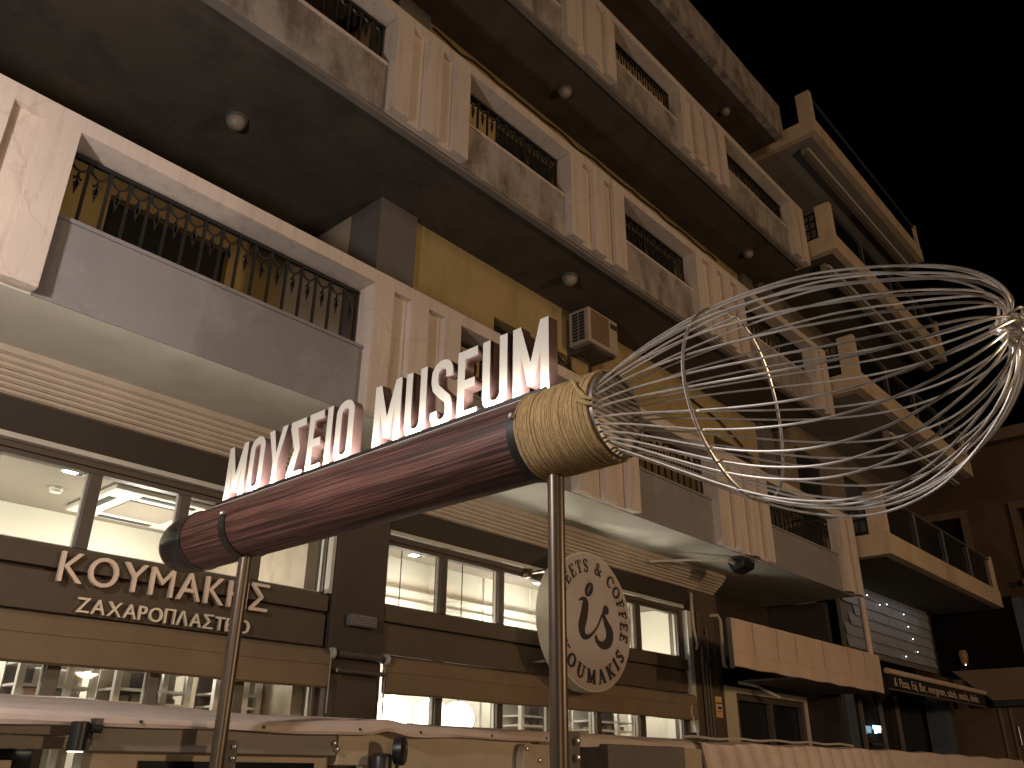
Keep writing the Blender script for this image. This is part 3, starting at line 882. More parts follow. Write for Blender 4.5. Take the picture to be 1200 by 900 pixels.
def arcp(cx, cy, rx, ry, a0, a1, n=14):
    return [(cx + rx * math.cos(math.radians(a0 + (a1 - a0) * k / n)), cy + ry * math.sin(math.radians(a0 + (a1 - a0) * k / n))) for k in range(n + 1)]
TH, TN = 0.20, 0.075
def ser(x, y, w=0.34): return ([(x - w / 2, y), (x + w / 2, y)], TN)
SER = {
 'S': (0.62, [(arcp(.31, .76, .22, .21, 30, 180), [.10] + [.12] * 13 + [.16]), ([(.09, .76), (.20, .60), (.42, .42), (.53, .27)], [.16, .21, .21, .16]), (arcp(.31, .25, .22, .22, 0, -150), [.16] + [.12] * 13 + [.10]), ([(.52, .98), (.52, .74)], TN), ([(.09, .02), (.09, .27)], TN)]),
 'W': (1.0, [([(.12, 1), (.34, 0)], TH), ([(.34, 0), (.52, .9)], TN), ([(.50, 1), (.70, 0)], TH), ([(.70, 0), (.90, 1)], TN), ser(.13, 1), ser(.50, 1), ser(.90, 1, .24)]),
 'E': (0.70, [([(.20, 0), (.20, 1)], TH), ([(.06, .965), (.62, .965)], TN), ([(.06, .035), (.64, .035)], TN), ([(.2, .5), (.46, .5)], TN), ([(.60, 1), (.60, .76)], TN), ([(.63, 0), (.63, .26)], TN), ([(.46, .38), (.46, .62)], TN)]),
 'T': (0.78, [([(.39, 0), (.39, 1)], TH), ([(.05, .965), (.73, .965)], TN), ([(.06, 1), (.06, .72)], TN), ([(.72, 1), (.72, .72)], TN), ser(.39, .035)]),
 'F': (0.68, [([(.20, 0), (.20, 1)], TH), ([(.06, .965), (.62, .965)], TN), ([(.2, .5), (.46, .5)], TN), ([(.60, 1), (.60, .74)], TN), ([(.46, .38), (.46, .62)], TN), ser(.20, .035)]),
 'C': (0.82, [(arcp(.46, .5, .36, .46, 45, 315, 22), [.08, .09, .10, .11, .12, .14, .16, .18, .19, .20, .20, .20, .20, .20, .19, .18, .16, .14, .12, .11, .10, .09, .08]), ([(.74, .97), (.74, .66)], TN)]),
 'O': (0.92, [(arcp(.46, .5, .35, .46, 0, 360, 28), [.09 + .12 * abs(math.cos(2 * PI * k / 28)) for k in range(29)])]),
 '&': (0.95, [(arcp(.38, .78, .16, .17, -60, 250, 18), .10), ([(.30, .64), (.50, .34), (.84, .03)], [.12, .18, .18]), (arcp(.36, .25, .26, .23, 100, 330, 16), .13), ([(.56, .10), (.74, .34), (.80, .50)], .07), ([(.66, .52), (.92, .52)], TN)]),
 'K': (0.90, [([(.20, 0), (.20, 1)], TH), ([(.22, .42), (.72, .98)], TN), ([(.38, .60), (.74, .02)], TH), ser(.20, .965), ser(.20, .035), ser(.72, .965, .3), ser(.76, .035, .3)]),
 'U': (0.90, [([(.20, 1), (.20, .32)], TH), (arcp(.46, .32, .26, .28, 180, 360), [.19] + [.13] * 13 + [.08]), ([(.72, .32), (.72, 1)], TN), ser(.20, .965), ser(.72, .965, .3)]),
 'M': (1.05, [([(.14, 0), (.18, 1)], TN), ([(.20, 1), (.52, .06)], TH), ([(.52, .06), (.84, 1)], TN), ([(.86, 1), (.90, 0)], TH), ser(.15, .965, .24), ser(.88, .965, .26), ser(.14, .035, .28), ser(.90, .035, .34)]),
 'A': (0.92, [([(.12, 0), (.46, 1)], TN), ([(.44, 1), (.78, 0)], TH), ([(.24, .33), (.66, .33)], TN), ser(.12, .035, .26), ser(.79, .035, .32)]),
 'I': (0.42, [([(.21, 0), (.21, 1)], TH), ser(.21, .965), ser(.21, .035)]),
}
def ring_text(ink, text, r, h, mid_deg, inward, track=0.10):
    """letters on a circle; inward=False: tops point outward (upper arc), True: tops point to the centre (lower arc)"""
    ws = [0.45 * h if c == ' ' else SER[c][0] * h for c in text]
    tot = sum(ws) + track * h * (len(text) - 1)
    pos = -tot / 2
    for c, w in zip(text, ws):
        if c != ' ':
            mid = pos + w / 2
            ang = math.radians(mid_deg) + (mid / r if inward else -mid / r)
            er = Vector((math.cos(ang), math.sin(ang)))
            up = -er if inward else er
            rtv = Vector((up.y, -up.x))
            base = er * (r + h / 2 if inward else r - h / 2)
            ink.mb = MB()
            for pts, wd in SER[c][1]:
                P = [base + rtv * ((x * h) - w / 2) + up * (y * h) for x, y in pts]
                ink.stroke(P, [q * h for q in wd] if isinstance(wd, (list, tuple)) else wd * h)
            ink.mb.build("letter", M_INK, t)
        pos += w + track * h
ink = Ink()
ring_text(ink, "SWEETS & COFFEE", 0.59, 0.142, 76, False, 0.20)
ring_text(ink, "KOUMAKIS", 0.59, 0.145, 268, True, 0.30)
ink = Ink()
def cr_spline(P, n=8):
    out = []
    for i in range(len(P) - 1):
        p0, p1, p2, p3 = [Vector(P[max(0, min(len(P) - 1, i + k))]) for k in (-1, 0, 1, 2)]
        for k in range(n):
            u = k / n
            out.append(0.5 * ((2 * p1) + (p2 - p0) * u + (2 * p0 - 5 * p1 + 4 * p2 - p3) * u * u + (3 * p1 - p0 - 3 * p2 + p3) * u ** 3))
    out.append(Vector(P[-1]))
    return out
def brush(P):
    Q = cr_spline(P)
    ink.mb = MB()
    ink.stroke([(q[0] * .95, q[1] * .84 + .01) for q in Q], [q[2] * .82 for q in Q])
    if len(P) == 8: ink.dot((.27 * .95, .155 * .84 + .01), .05, .05)
    ink.mb.build("script_letter", M_INK, t)
brush([(-.24, .21, .02), (-.17, .235, .05), (-.12, .20, .12), (-.15, .04, .145), (-.20, -.12, .14), (-.17, -.225, .10), (-.06, -.22, .045), (.08, -.10, .025), (.19, .07, .03), (.255, .16, .05)])
brush([(.24, .16, .03), (.22, .09, .05), (.27, -.02, .10), (.33, -.13, .15), (.30, -.25, .14), (.19, -.31, .10), (.08, -.27, .06), (.055, -.20, .05)])
ink.mb = MB()
ink.dot((-.045, .325), .060, .092, math.radians(-38))
ink.mb.build("bean", M_INK, t)
MB().extrude([(DC.x - .045 + .8 * x, DC.y - 0.0125, DC.z + .325 + .8 * z) for x, z in ((-.05, -.075), (-.012, -.012), (.012, .03), (.055, .085), (.005, .036), (-.022, -.005))], (0, -0.003, 0)).build("bean_crease", M_DISC, t)

# ---- beige awning board of the side shop
t = thing("box_awning", "long beige cloth awning box under the end of the first balcony", "awning", (11.8, 5.05, 3.1))
mb = MB()
n = 40
x0, x1 = 9.42, 14.15
rows = [(3.672, 5.04), (3.68, 5.0), (3.30, 5.0), (3.29, 4.994), (3.27, 5.002), (3.125, 5.0), (3.12, 5.02), (3.13, 5.04)]
grid = [[(x0 + (x1 - x0) * i / n, y + 0.004 * math.sin(i * 1.3 + z * 4), z + 0.006 * math.sin(i * 0.9) * (z < 3.2)) for i in range(n + 1)] for z, y in rows]
for r in range(len(rows) - 1):
    for i in range(n):
        mb.poly([grid[r][i], grid[r][i + 1], grid[r + 1][i + 1], grid[r + 1][i]])
mb.extrude([q[0] for q in grid], (0.004, 0, 0)).extrude([q[-1] for q in grid], (-0.004, 0, 0))
mb.build("cloth", M_BEIGE, t, smooth=True)
sm = MB()
for x in (9.95, 10.6, 11.15, 12.0, 12.9, 13.5):
    sm.box(x, x + 0.008, 4.988, 4.993, 3.31, 3.66)
sm.build("seam", M_CORNICE, t)
MB().tube([(11.66, 6.15, 3.16), (11.9, 6.0, 3.12), (12.3, 5.85, 2.98)], 0.022, 8).build("arm", M_TRIM, t, smooth=True)
MB().box(9.405, 9.418, 4.995, 5.05, 3.1, 3.68).build("end_bar", M_FRAME, t)
MB().box(11.3, 14.1, 5.06, 5.9, 3.13, 3.15).build("underside", M_COLUMN, t)

# ------------------------------------------------------------------ terrace front in the bottom of the picture
t = thing("terrace_canopy", "low taupe terrace canopy with a pinkish fabric edge along the bottom of the picture", "canopy", (3, 4.1, 0.13))
def fabric(x0, x1, pts, name, m, wob=0.006, n=60, hump=None, pts2=None):
    mb = MB()
    grid = []
    for k, (y, z) in enumerate(pts):
        row = []
        for i in range(n + 1):
            x = x0 + (x1 - x0) * i / n
            dz = wob * math.sin(x * 3.1 + k) + 0.5 * wob * math.sin(x * 7.7 + 2 * k)
            zz = z
            if pts2:
                u = min(1, max(0, (x - 2.3) / 1.0))
                zz = z + (pts2[k][1] - z) * u * u * (3 - 2 * u)
            if hump:
                for (hx, hw, hh) in hump:
                    dz += hh * math.exp(-((x - hx) / hw) ** 2) * (1.0 if k < 4 else 0.7)
            row.append((x, y + 0.4 * dz, zz + dz))
        grid.append(row)
    for r in range(len(pts) - 1):
        for i in range(n):
            mb.poly([grid[r][i], grid[r][i + 1], grid[r + 1][i + 1], grid[r + 1][i]])
    return mb.build(name, m, t, smooth=True)
FP = [(4.15, 2.158), (4.06, 2.156), (4.055, 2.168), (4.062, 2.190), (4.080, 2.207), (4.20, 2.225), (5.0, 2.31), (5.9, 2.385)]
FP2 = [(4.15, 2.172), (4.06, 2.170), (4.055, 2.185), (4.062, 2.210), (4.085, 2.232), (4.20, 2.245), (5.0, 2.29), (5.9, 2.325)]
fabric(-1.5, 5.02, FP, "fabric_roof", M_PVC, n=140, hump=[(3.45, 0.11, 0.028)], pts2=FP2)
for x in (-0.6, 0.3, 1.15, 1.95, 2.6, 3.22, 3.68, 4.3, 4.85):
    MB().lathe((x, 4.057, 2.183 + (0.012 if x > 2.9 else 0)), (0, -1, 0), [(-0.01, 0.008), (0.004, 0.008), (0.007, 0.004)], 8).build("stud", M_INK, t)
fabric(5.18, 6.9, [(a, b - 0.005) for a, b in FP2], "fabric_roof", M_PVC, 0.010)
MB().box(-1.5, 1.66, 4.10, 4.22, 2.115, 2.180).build("beam", M_BEAM, t, bevel=0.004)
MB().box(-1.5, 1.66, 4.12, 4.22, 2.060, 2.112).build("beam", M_BEAM, t, bevel=0.004)
MB().box(1.76, 3.10, 4.10, 4.22, 2.055, 2.180).build("beam", M_BEAM, t, bevel=0.006)
MB().box(3.11, 3.33, 4.10, 4.22, 2.01, 2.19).build("beam", M_BEAML, t, bevel=0.006)
MB().box(3.60, 4.74, 4.11, 4.22, 1.85, 2.19).build("beam", M_BEAML, t, bevel=0.006)
MB().box(3.34, 3.59, 4.16, 4.22, 1.85, 2.20).build("beam", M_BEAML, t, bevel=0.006)
MB().box(1.80, 3.10, 4.16, 4.26, 1.70, 2.06).build("glazed_door", M_BEAML, t, bevel=0.006)
MB().box(2.02, 3.0, 4.150, 4.158, 1.72, 2.02).build("door_pane", M_DGLASS, t)
MB().box(-1.5, 1.60, 4.30, 4.36, 1.80, 2.06).build("back_panel", M_DGLASS, t)
MB().box(-1.5, 1.50, 4.24, 4.29, 1.70, 2.015).build("ledge", M_BEAML, t)
MB().extrude([(4.60, 4.03, 2.155), (4.92, 4.03, 2.155), (4.95, 4.03, 2.12), (4.95, 4.03, 1.80), (4.58, 4.03, 1.80), (4.58, 4.03, 2.08)], (0, 0.07, 0)).build("arm_plate", M_BEAML, t, bevel=0.006)
for (x, z) in ((4.61, 2.125), (4.86, 2.115), (4.74, 2.055), (3.08, 2.12), (3.10, 2.09)):
    MB().lathe((x, 4.028 if x > 4 else 4.098, z), (0, -1, 0), [(0, 0.016), (0.012, 0.015), (0.016, 0.008)], 10).build("bolt", M_BOLT, t, smooth=True)
MB().box(5.46, 6.52, 3.98, 4.3, 1.70, 2.175).build("motor_box", M_COLUMN, t, bevel=0.008)
MB().box(6.525, 6.80, 3.99, 4.3, 1.70, 2.168).build("end_plate", M_BEAML, t, bevel=0.01)
for x in (4.0, 4.98, 9.0, 14.0):
    MB().box(x, x + 0.08, 4.23, 4.31, 0.13, 2.18).build("post", M_BEAM, t)
# pleated, drawn-back part of the fabric
mb = MB()
n = 900
A, B, Cc = [], [], []
for i in range(n + 1):
    x = 6.82 + (17.6 - 6.82) * i / n
    k = max(0.0, 1 - (x - 6.82) / 4.6)
    ph = x * 2 * PI / 0.30
    fold = 0.10 * k ** 0.5 * abs(math.sin(ph / 2)) ** 0.55 + 0.006 * math.sin(x * 2.1)
    top = 2.225 + 0.02 * math.sin((x - 6.8) * 0.35) + 0.008 * math.sin(x * 5)
    A.append((x, 4.16, top + 0.012)); B.append((x, 4.09 - fold, top - 0.15 * fold)); Cc.append((x + 0.05, 4.05 - fold * 1.3, 1.75))
for i in range(n):
    mb.poly([A[i], A[i + 1], B[i + 1], B[i]]); mb.poly([B[i], B[i + 1], Cc[i + 1], Cc[i]])
mb.build("pleated_fabric", M_PVC, t)
MB().tube([(6.7 + 0.11 * i, 4.10, 2.262 + 0.02 * math.sin((0.11 * i) * 0.35) + 0.006 * math.sin(i * 0.9)) for i in range(34)], 0.011, 8).build("edge_rope", M_TRIM, t, smooth=True)

def black_spot(x, y, z, r, h, lab, lit):
    t = thing("terrace_spotlight", lab, "spotlight", (x, y, z), "black spotlights on the terrace front")
    MB().lathe((x, y, z), (0, 0, 1), [(0.006, r * 0.9), (0.0, r), (h, r), (h + 0.004, r * 0.9)], 28).build("housing", M_BLACK, t, smooth=True)
    MB().lathe((x, y, z + 0.005), (0, 0, -1), [(0, r * 0.86), (0.0065, r * 0.8)], 24).build("lens", M_SPOTGLOW if lit else M_DARKGREY, t)
    MB().lathe((x + r + 0.005, y, z + h * 0.8), (1, 0, 0), [(0, 0.02), (0.05, 0.02)], 12).box(x + r + 0.02, x + r + 0.055, y - 0.01, y + 0.09, z + h * 0.45, z + h + 0.02).build("bracket", M_BLACK, t)
black_spot(1.665, 4.02, 2.052, 0.038, 0.115, "small lit black spotlight pointing down in the lower left corner", True)
t = thing("terrace_spotlight", "big unlit black spotlight with a round disc head under the hump of the fabric", "spotlight", (3.44, 4.0, 2.0), "black spotlights on the terrace front")
MB().lathe((3.47, 3.99, 2.09), (0.55, -0.8, 0), [(-0.03, 0.072), (0.0, 0.078), (0.02, 0.078), (0.026, 0.07)], 32).build("disc_head", M_BLACK, t, smooth=True)
MB().lathe((3.36, 4.02, 2.06), (0.1, 0.1, -1), [(-0.01, 0.05), (0, 0.058), (0.35, 0.058), (0.36, 0.05)], 28).build("housing", M_BLACK, t, smooth=True)
MB().lathe((3.488, 3.963, 2.11), (0.55, -0.8, 0), [(0, 0.012), (0.006, 0.01)], 12).build("screw", M_BOLT, t)
lamp("terrace_spot_light", 'SPOT', (1.665, 4.02, 2.03), 6, (1.0, 0.86, 0.62), (1.72, 4.10, 0), spot_size=math.radians(110), spot_blend=0.6, shadow_soft_size=0.03)
lamp("terrace_room_light", 'POINT', (2.1, 4.75, 1.9), 8, (1.0, 0.84, 0.58), shadow_soft_size=0.1)  # unseen point light assumed inside the terrace

# ------------------------------------------------------------------ the whisk sign
XS, ZA, RH = 2.30, 3.15, 0.161
Y_END, Y_RIM, Y_ROPE, Y_DISC, Y_TIP = 4.75, 4.40, 1.93, 1.575, 0.335
ws = thing("museum_sign", "giant whisk museum sign with white letters on its dark wooden handle, on two posts", "sign", (XS, 3.0, 0.13))
hd = MB().lathe((XS, Y_RIM, ZA), (0, -1, 0), [(0, RH), (Y_RIM - Y_ROPE - 0.01, RH)], 64).build("handle", M_WOOD, ws, smooth=True)
MB().lathe((XS, Y_RIM + 0.001, ZA), (0, 1, 0), [(-0.02, RH + 0.003), (0.0, RH + 0.006), (0.012, RH + 0.004), (0.014, RH - 0.008), (0.05, RH + 0.002), (0.14, RH + 0.002), (0.22, RH - 0.008), (0.28, RH - 0.030), (0.33, RH - 0.075), (0.350, 0.02)], 64).build("end_cap", M_CAP, ws, smooth=True)
# strip and LED under the letters
MB().box(XS - 0.055, XS + 0.06, 1.86, 4.24, ZA + RH - 0.012, ZA + RH + 0.004).build("letter_base", M_BLACK, ws)
MB().box(XS - 0.064, XS - 0.0555, 1.86, 4.24, ZA + RH - 0.012, ZA + RH + 0.009).build("letter_base_lip", M_BLACK, ws)
MB().box(XS - 0.069, XS - 0.0645, 1.86, 4.24, ZA + RH - 0.020, ZA + RH - 0.013).build("base_trim", M_WHITE, ws)
MB().box(XS - 0.0545, XS - 0.048, 1.87, 4.23, ZA + RH + 0.0045, ZA + RH + 0.007).build("led_strip", M_LED, ws)
lamp("letter_led_light", 'AREA', (XS - 0.060, 3.05, ZA + RH + 0.012), 15.0, (1.0, 0.93, 0.84), (XS - 0.035, 3.05, ZA + RH + 0.08), shape='RECTANGLE', size=2.36, size_y=0.010)
# letters
def ring_o(x0, x1, z0, z1, t_, rr):
    def stad(a0, a1, b0, b1, r):
        return arcp(a1 - r, b1 - r, r, r, 0, 90, 8) + arcp(a0 + r, b1 - r, r, r, 90, 180, 8) + arcp(a0 + r, b0 + r, r, r, 180, 270, 8) + arcp(a1 - r, b0 + r, r, r, 270, 360, 8)
    return [stad(x0, x1, z0, z1, rr), stad(x0 + t_, x1 - t_, z0 + t_, z1 - t_, max(rr - t_, 0.004))]
def thick(P, w):
    L_, R_ = [], []
    n = len(P)
    for i in range(n):
        a, b = Vector(P[max(i - 1, 0)]), Vector(P[min(i + 1, n - 1)])
        d = (b - a).normalized()
        q = Vector((-d.y, d.x)) * w / 2
        L_.append(tuple(Vector(P[i]) + q)); R_.append(tuple(Vector(P[i]) - q))
    return L_ + R_[::-1]
LH, LT = 0.325, 0.042
def letter_shape(c):
    h, k = LH, LT
    if c == 'M':
        w = 0.185; m_ = w / 2
        return w, [[(0, 0), (k, 0), (k, .60 * h), (m_ - k * .42, .16 * h), (m_ + k * .42, .16 * h), (w - k, .60 * h), (w - k, 0), (w, 0), (w, h), (w - k, h), (m_, .46 * h), (k, h), (0, h)]]
    if c == 'O':
        w = 0.135; return w, ring_o(0, w, 0, h, k, w / 2 - 0.001)
    if c == 'U':
        w = 0.137; r = w / 2
        return w, [[(0, h)] + arcp(r, r, r, r, 180, 360, 16) + [(w, h), (w - k, h)] + arcp(r, r, r - k, r - k, 360, 180, 12) + [(k, h)]]
    if c == 'E':
        w = 0.115
        return w, [[(0, 0), (w, 0), (w, k), (k, k), (k, h / 2 - k / 2), (w * .88, h / 2 - k / 2), (w * .88, h / 2 + k / 2), (k, h / 2 + k / 2), (k, h - k), (w, h - k), (w, h), (0, h)]]
    if c == 'I':
        return k, [[(0, 0), (k, 0), (k, h), (0, h)]]
    if c == 'Y':
        w = 0.165; m_ = w / 2
        return w, [[(m_ - k / 2, 0), (m_ + k / 2, 0), (m_ + k / 2, .42 * h), (w, h), (w - k * 1.12, h), (m_, .58 * h), (k * 1.12, h), (0, h), (m_ - k / 2, .42 * h)]]
    if c == 'Σ':
        w = 0.128
        return w, [[(0, 0), (w, 0), (w, k), (k * 1.35, k), (w * .74, h * .5), (k * 1.35, h - k), (w, h - k), (w, h), (0, h), (0, h - k * .9), (w * .36, h * .5), (0, k * .9)]]
    if c == 'S':
        w = 0.132; r = w / 2 - k / 2; cx = w / 2
        zt, zb = h - k / 2 - r, k / 2 + r
        P = [(cx + r, zt - 0.022)] + arcp(cx, zt, r, r, 0, 180, 14) + [(cx - r, zt - 0.03)]
        Q = arcp(cx, zb, r, r, 0, -180, 14)
        mid = [(cx - r * .82, zt - 0.062), (cx - r * .3, h * .535), (cx + r * .3, h * .455), (cx + r * .82, zb + 0.062), (cx + r, zb + 0.03)]
        return w, [thick(P + mid + Q + [(cx - r, zb + 0.022)], k)]
def letters(text, y0, y1):
    sh_ = [letter_shape(c) for c in text]
    gap = 0.030
    tot = sum(s[0] for s in sh_) + gap * (len(text) - 1)
    sc = (y0 - y1) / tot
    y = y0
    for w, cont in sh_:
        cc = [[(px * sc, pz) for px, pz in c] for c in cont]
        curve_mesh("letter", cc, 0.055, ((XS - 0.035, y, ZA + RH + 0.0045), (0, -1, 0), (0, 0, 1), (-1, 0, 0)), M_FACE, ws, 0.0, M_RETURN)
        y -= (w + gap) * sc
letters("MOYΣEIO", 4.215, 3.085)
letters("MUSEUM", 2.93, 1.868)

# rope wrap
turns = 38
Lr = Y_ROPE - Y_DISC - 0.02
rp = MB()
for k in range(turns):
    y0 = Y_ROPE - 0.006 - Lr * k / turns
    jr, jy, ph = random.uniform(-0.0012, 0.0022), random.uniform(-0.0016, 0.0016), random.uniform(0, 6)
    rp.tube([(XS + (RH + 0.0045 + jr) * math.cos(q), y0 + jy + 0.0016 * math.sin(q * 2 + ph), ZA + (RH + 0.0045 + jr) * math.sin(q)) for q in [2 * PI * j / 64 for j in range(64)]], 0.0050, 7, closed=True)
rp.lathe((XS, Y_ROPE - 0.002, ZA), (0, -1, 0), [(0, RH - 0.01), (0.001, RH + 0.004), (Lr - 0.002, RH + 0.004), (Lr, RH - 0.01)], 64)
rp.build("rope_wrap", M_ROPE, ws, smooth=True)
kn = MB()
for s, dz in ((1, 0.0), (-1, -0.02)):
    kn.tube([(XS - RH * 0.93, Y_DISC + 0.09, ZA + 0.055 + 0.05 * s), (XS - RH - 0.014, Y_DISC + 0.05, ZA + 0.03 + 0.02 * s), (XS - RH - 0.012, Y_DISC + 0.02, ZA + 0.012 + dz), (XS - RH - 0.004, Y_DISC - 0.004, ZA + 0.004 + dz)], [0.006, 0.007, 0.009, 0.006], 8)
kn.build("rope_knot", M_ROPE, ws, smooth=True)
MB().lathe((XS, Y_DISC + 0.03, ZA), (0, -1, 0), [(0, RH - 0.002), (0.026, RH - 0.002), (0.028, RH - 0.010)], 64).build("end_ring", M_GREYMETAL, ws, smooth=True)
MB().lathe((XS, Y_DISC + 0.014, ZA), (0, -1, 0), [(0, RH - 0.010), (0.008, RH - 0.010)], 64).build("end_disc", M_DISCGREY, ws)
gm = MB()
for k in range(-7, 8):
    c = k * 0.021
    l_ = math.sqrt(max(0, (RH - 0.018) ** 2 - c * c))
    gm.tube([(XS + c, Y_DISC + 0.006, ZA - l_), (XS + c, Y_DISC + 0.004, ZA), (XS + c, Y_DISC + 0.006, ZA + l_)], 0.0024, 5)
    gm.tube([(XS - l_, Y_DISC + 0.001, ZA + c), (XS, Y_DISC - 0.001, ZA + c), (XS + l_, Y_DISC + 0.001, ZA + c)], 0.0024, 5)
gm.build("wire_mesh", M_BLACK, ws)

# wires of the bulb
PROF = [(0.0, 0.142), (0.10, 0.192), (0.22, 0.250), (0.37, 0.312), (0.50, 0.346), (0.64, 0.354), (0.78, 0.314), (0.89, 0.240), (0.965, 0.158), (1.0, 0.072), (0.985, 0.022)]
LW = Y_DISC - Y_TIP
def spl(P, n=6):
    out = []
    for i in range(len(P) - 1):
        p0, p1, p2, p3 = [Vector(P[max(0, min(len(P) - 1, i + k))]) for k in (-1, 0, 1, 2)]
        for k in range(n):
            u = k / n
            out.append(0.5 * ((2 * p1) + (p2 - p0) * u + (2 * p0 - 5 * p1 + 4 * p2 - p3) * u * u + (3 * p1 - p0 - 3 * p2 + p3) * u ** 3))
    out.append(Vector(P[-1]))
    return out
SAG = [(0.0, 0.0), (0.37, 0.088), (0.72, 0.148), (1.0, 0.086)]
def axis_pt(s):
    z = 0.0
    for i, (xi, yi) in enumerate(SAG):
        w = yi
        for j, (xj, _) in enumerate(SAG):
            if j != i:
                w *= (s - xj) / (xi - xj)
        z += w
    return Vector((XS, Y_DISC - LW * s, ZA - z))
NW = 35
for k in range(NW):
    a0 = 2 * PI * (k + 0.5 + random.uniform(-0.30, 0.30)) / NW
    ext = random.uniform(-0.012, 0.016)
    rj = random.uniform(0.965, 1.02)
    tw = random.uniform(-0.025, 0.025)
    pts = []
    wob = random.uniform(0, 6)
    for (s, r) in spl([(s + ext * (s > 0.85), r * (1 if s < 0.05 else rj)) for s, r in PROF]):
        a = a0 + tw * s + 0.005 * math.sin(9 * s + wob)
        r *= 1 + 0.005 * math.sin(7 * s + wob)
        c = axis_pt(s)
        pts.append(c + Vector((math.cos(a) * r, 0, math.sin(a) * r)))
    MB().tube([(XS + math.cos(a0) * 0.138, Y_DISC + 0.012, ZA + math.sin(a0) * 0.138)] + pts, 0.0038, 7).build("wire", M_WIRE, ws, smooth=True)
hub = MB()
hc = axis_pt(0.985)
for k in range(9):
    a, b_ = random.uniform(0, 2 * PI), random.uniform(-0.9, 0.9)
    n_ = Vector((math.cos(a) * math.cos(b_), math.sin(a) * 0.6, math.sin(b_))).normalized()
    u = n_.orthogonal().normalized()
    w = n_.cross(u)
    rr = random.uniform(0.022, 0.042)
    cc = hc + Vector((random.uniform(-.02, .02), random.uniform(-.03, .01), random.uniform(-.02, .02)))
    hub.tube([cc + (u * math.cos(q) + w * math.sin(q)) * rr for q in [2 * PI * j / 16 for j in range(16)]], 0.0045, 6, closed=True)
hub.build("hub_binding", M_WIRE, ws, smooth=True)
hy = Y_DISC - LW * 0.37
hz = axis_pt(0.37).z
MB().tube([(XS + 0.315 * math.cos(q), hy + 0.012 * math.cos(2 * q), hz + 0.315 * math.sin(q)) for q in [2 * PI * j / 64 for j in range(64)]], 0.0055, 8, closed=True).build("hoop", M_WIRE, ws, smooth=True)

# posts with saddles
for (py, lowz) in ((3.95, 2.08), (1.87, 2.06)):
    p = MB().tube([(XS, py, 0.13), (XS, py, ZA - RH + 0.004)], 0.034 if py > 3 else 0.031, 24).build("support_post", M_POST, ws, smooth=True)
    sad = MB()
    rr_ = []
    yb_ = py + (0.035 if py > 3 else 0.10)
    for q in [math.radians(170 + 200 * j / 40) for j in range(41)]:
        cx, cz = math.cos(q), math.sin(q)
        rr_.append([(XS + cx * (RH + 0.001), yb_, ZA + cz * (RH + 0.001)), (XS + cx * (RH + 0.007), yb_, ZA + cz * (RH + 0.007)), (XS + cx * (RH + 0.007), yb_ - 0.06, ZA + cz * (RH + 0.007)), (XS + cx * (RH + 0.001), yb_ - 0.06, ZA + cz * (RH + 0.001))])
    sad.rings(rr_).build("clamp_band", M_BLACK, ws, smooth=True)
    MB().lathe((XS - RH - 0.006, py + (0.0 if py > 3 else 0.065), ZA + 0.035), (-1, 0, 0.1), [(-0.01, 0.013), (0.012, 0.013), (0.016, 0.008)], 10).build("clamp_bolt", M_BOLT, ws, smooth=True)
    MB().box(XS + 0.030, XS + 0.095, py - 0.012, py + 0.012, 1.98, 2.115).build("bracket_plate", M_COLUMN, ws, bevel=0.003)
    for z in (2.035, 2.085):
        MB().lathe((XS + 0.070, py - 0.012, z), (0, -1, 0), [(0, 0.014), (0.012, 0.013), (0.016, 0.006)], 10).build("bracket_bolt", M_BOLT, ws, smooth=True)

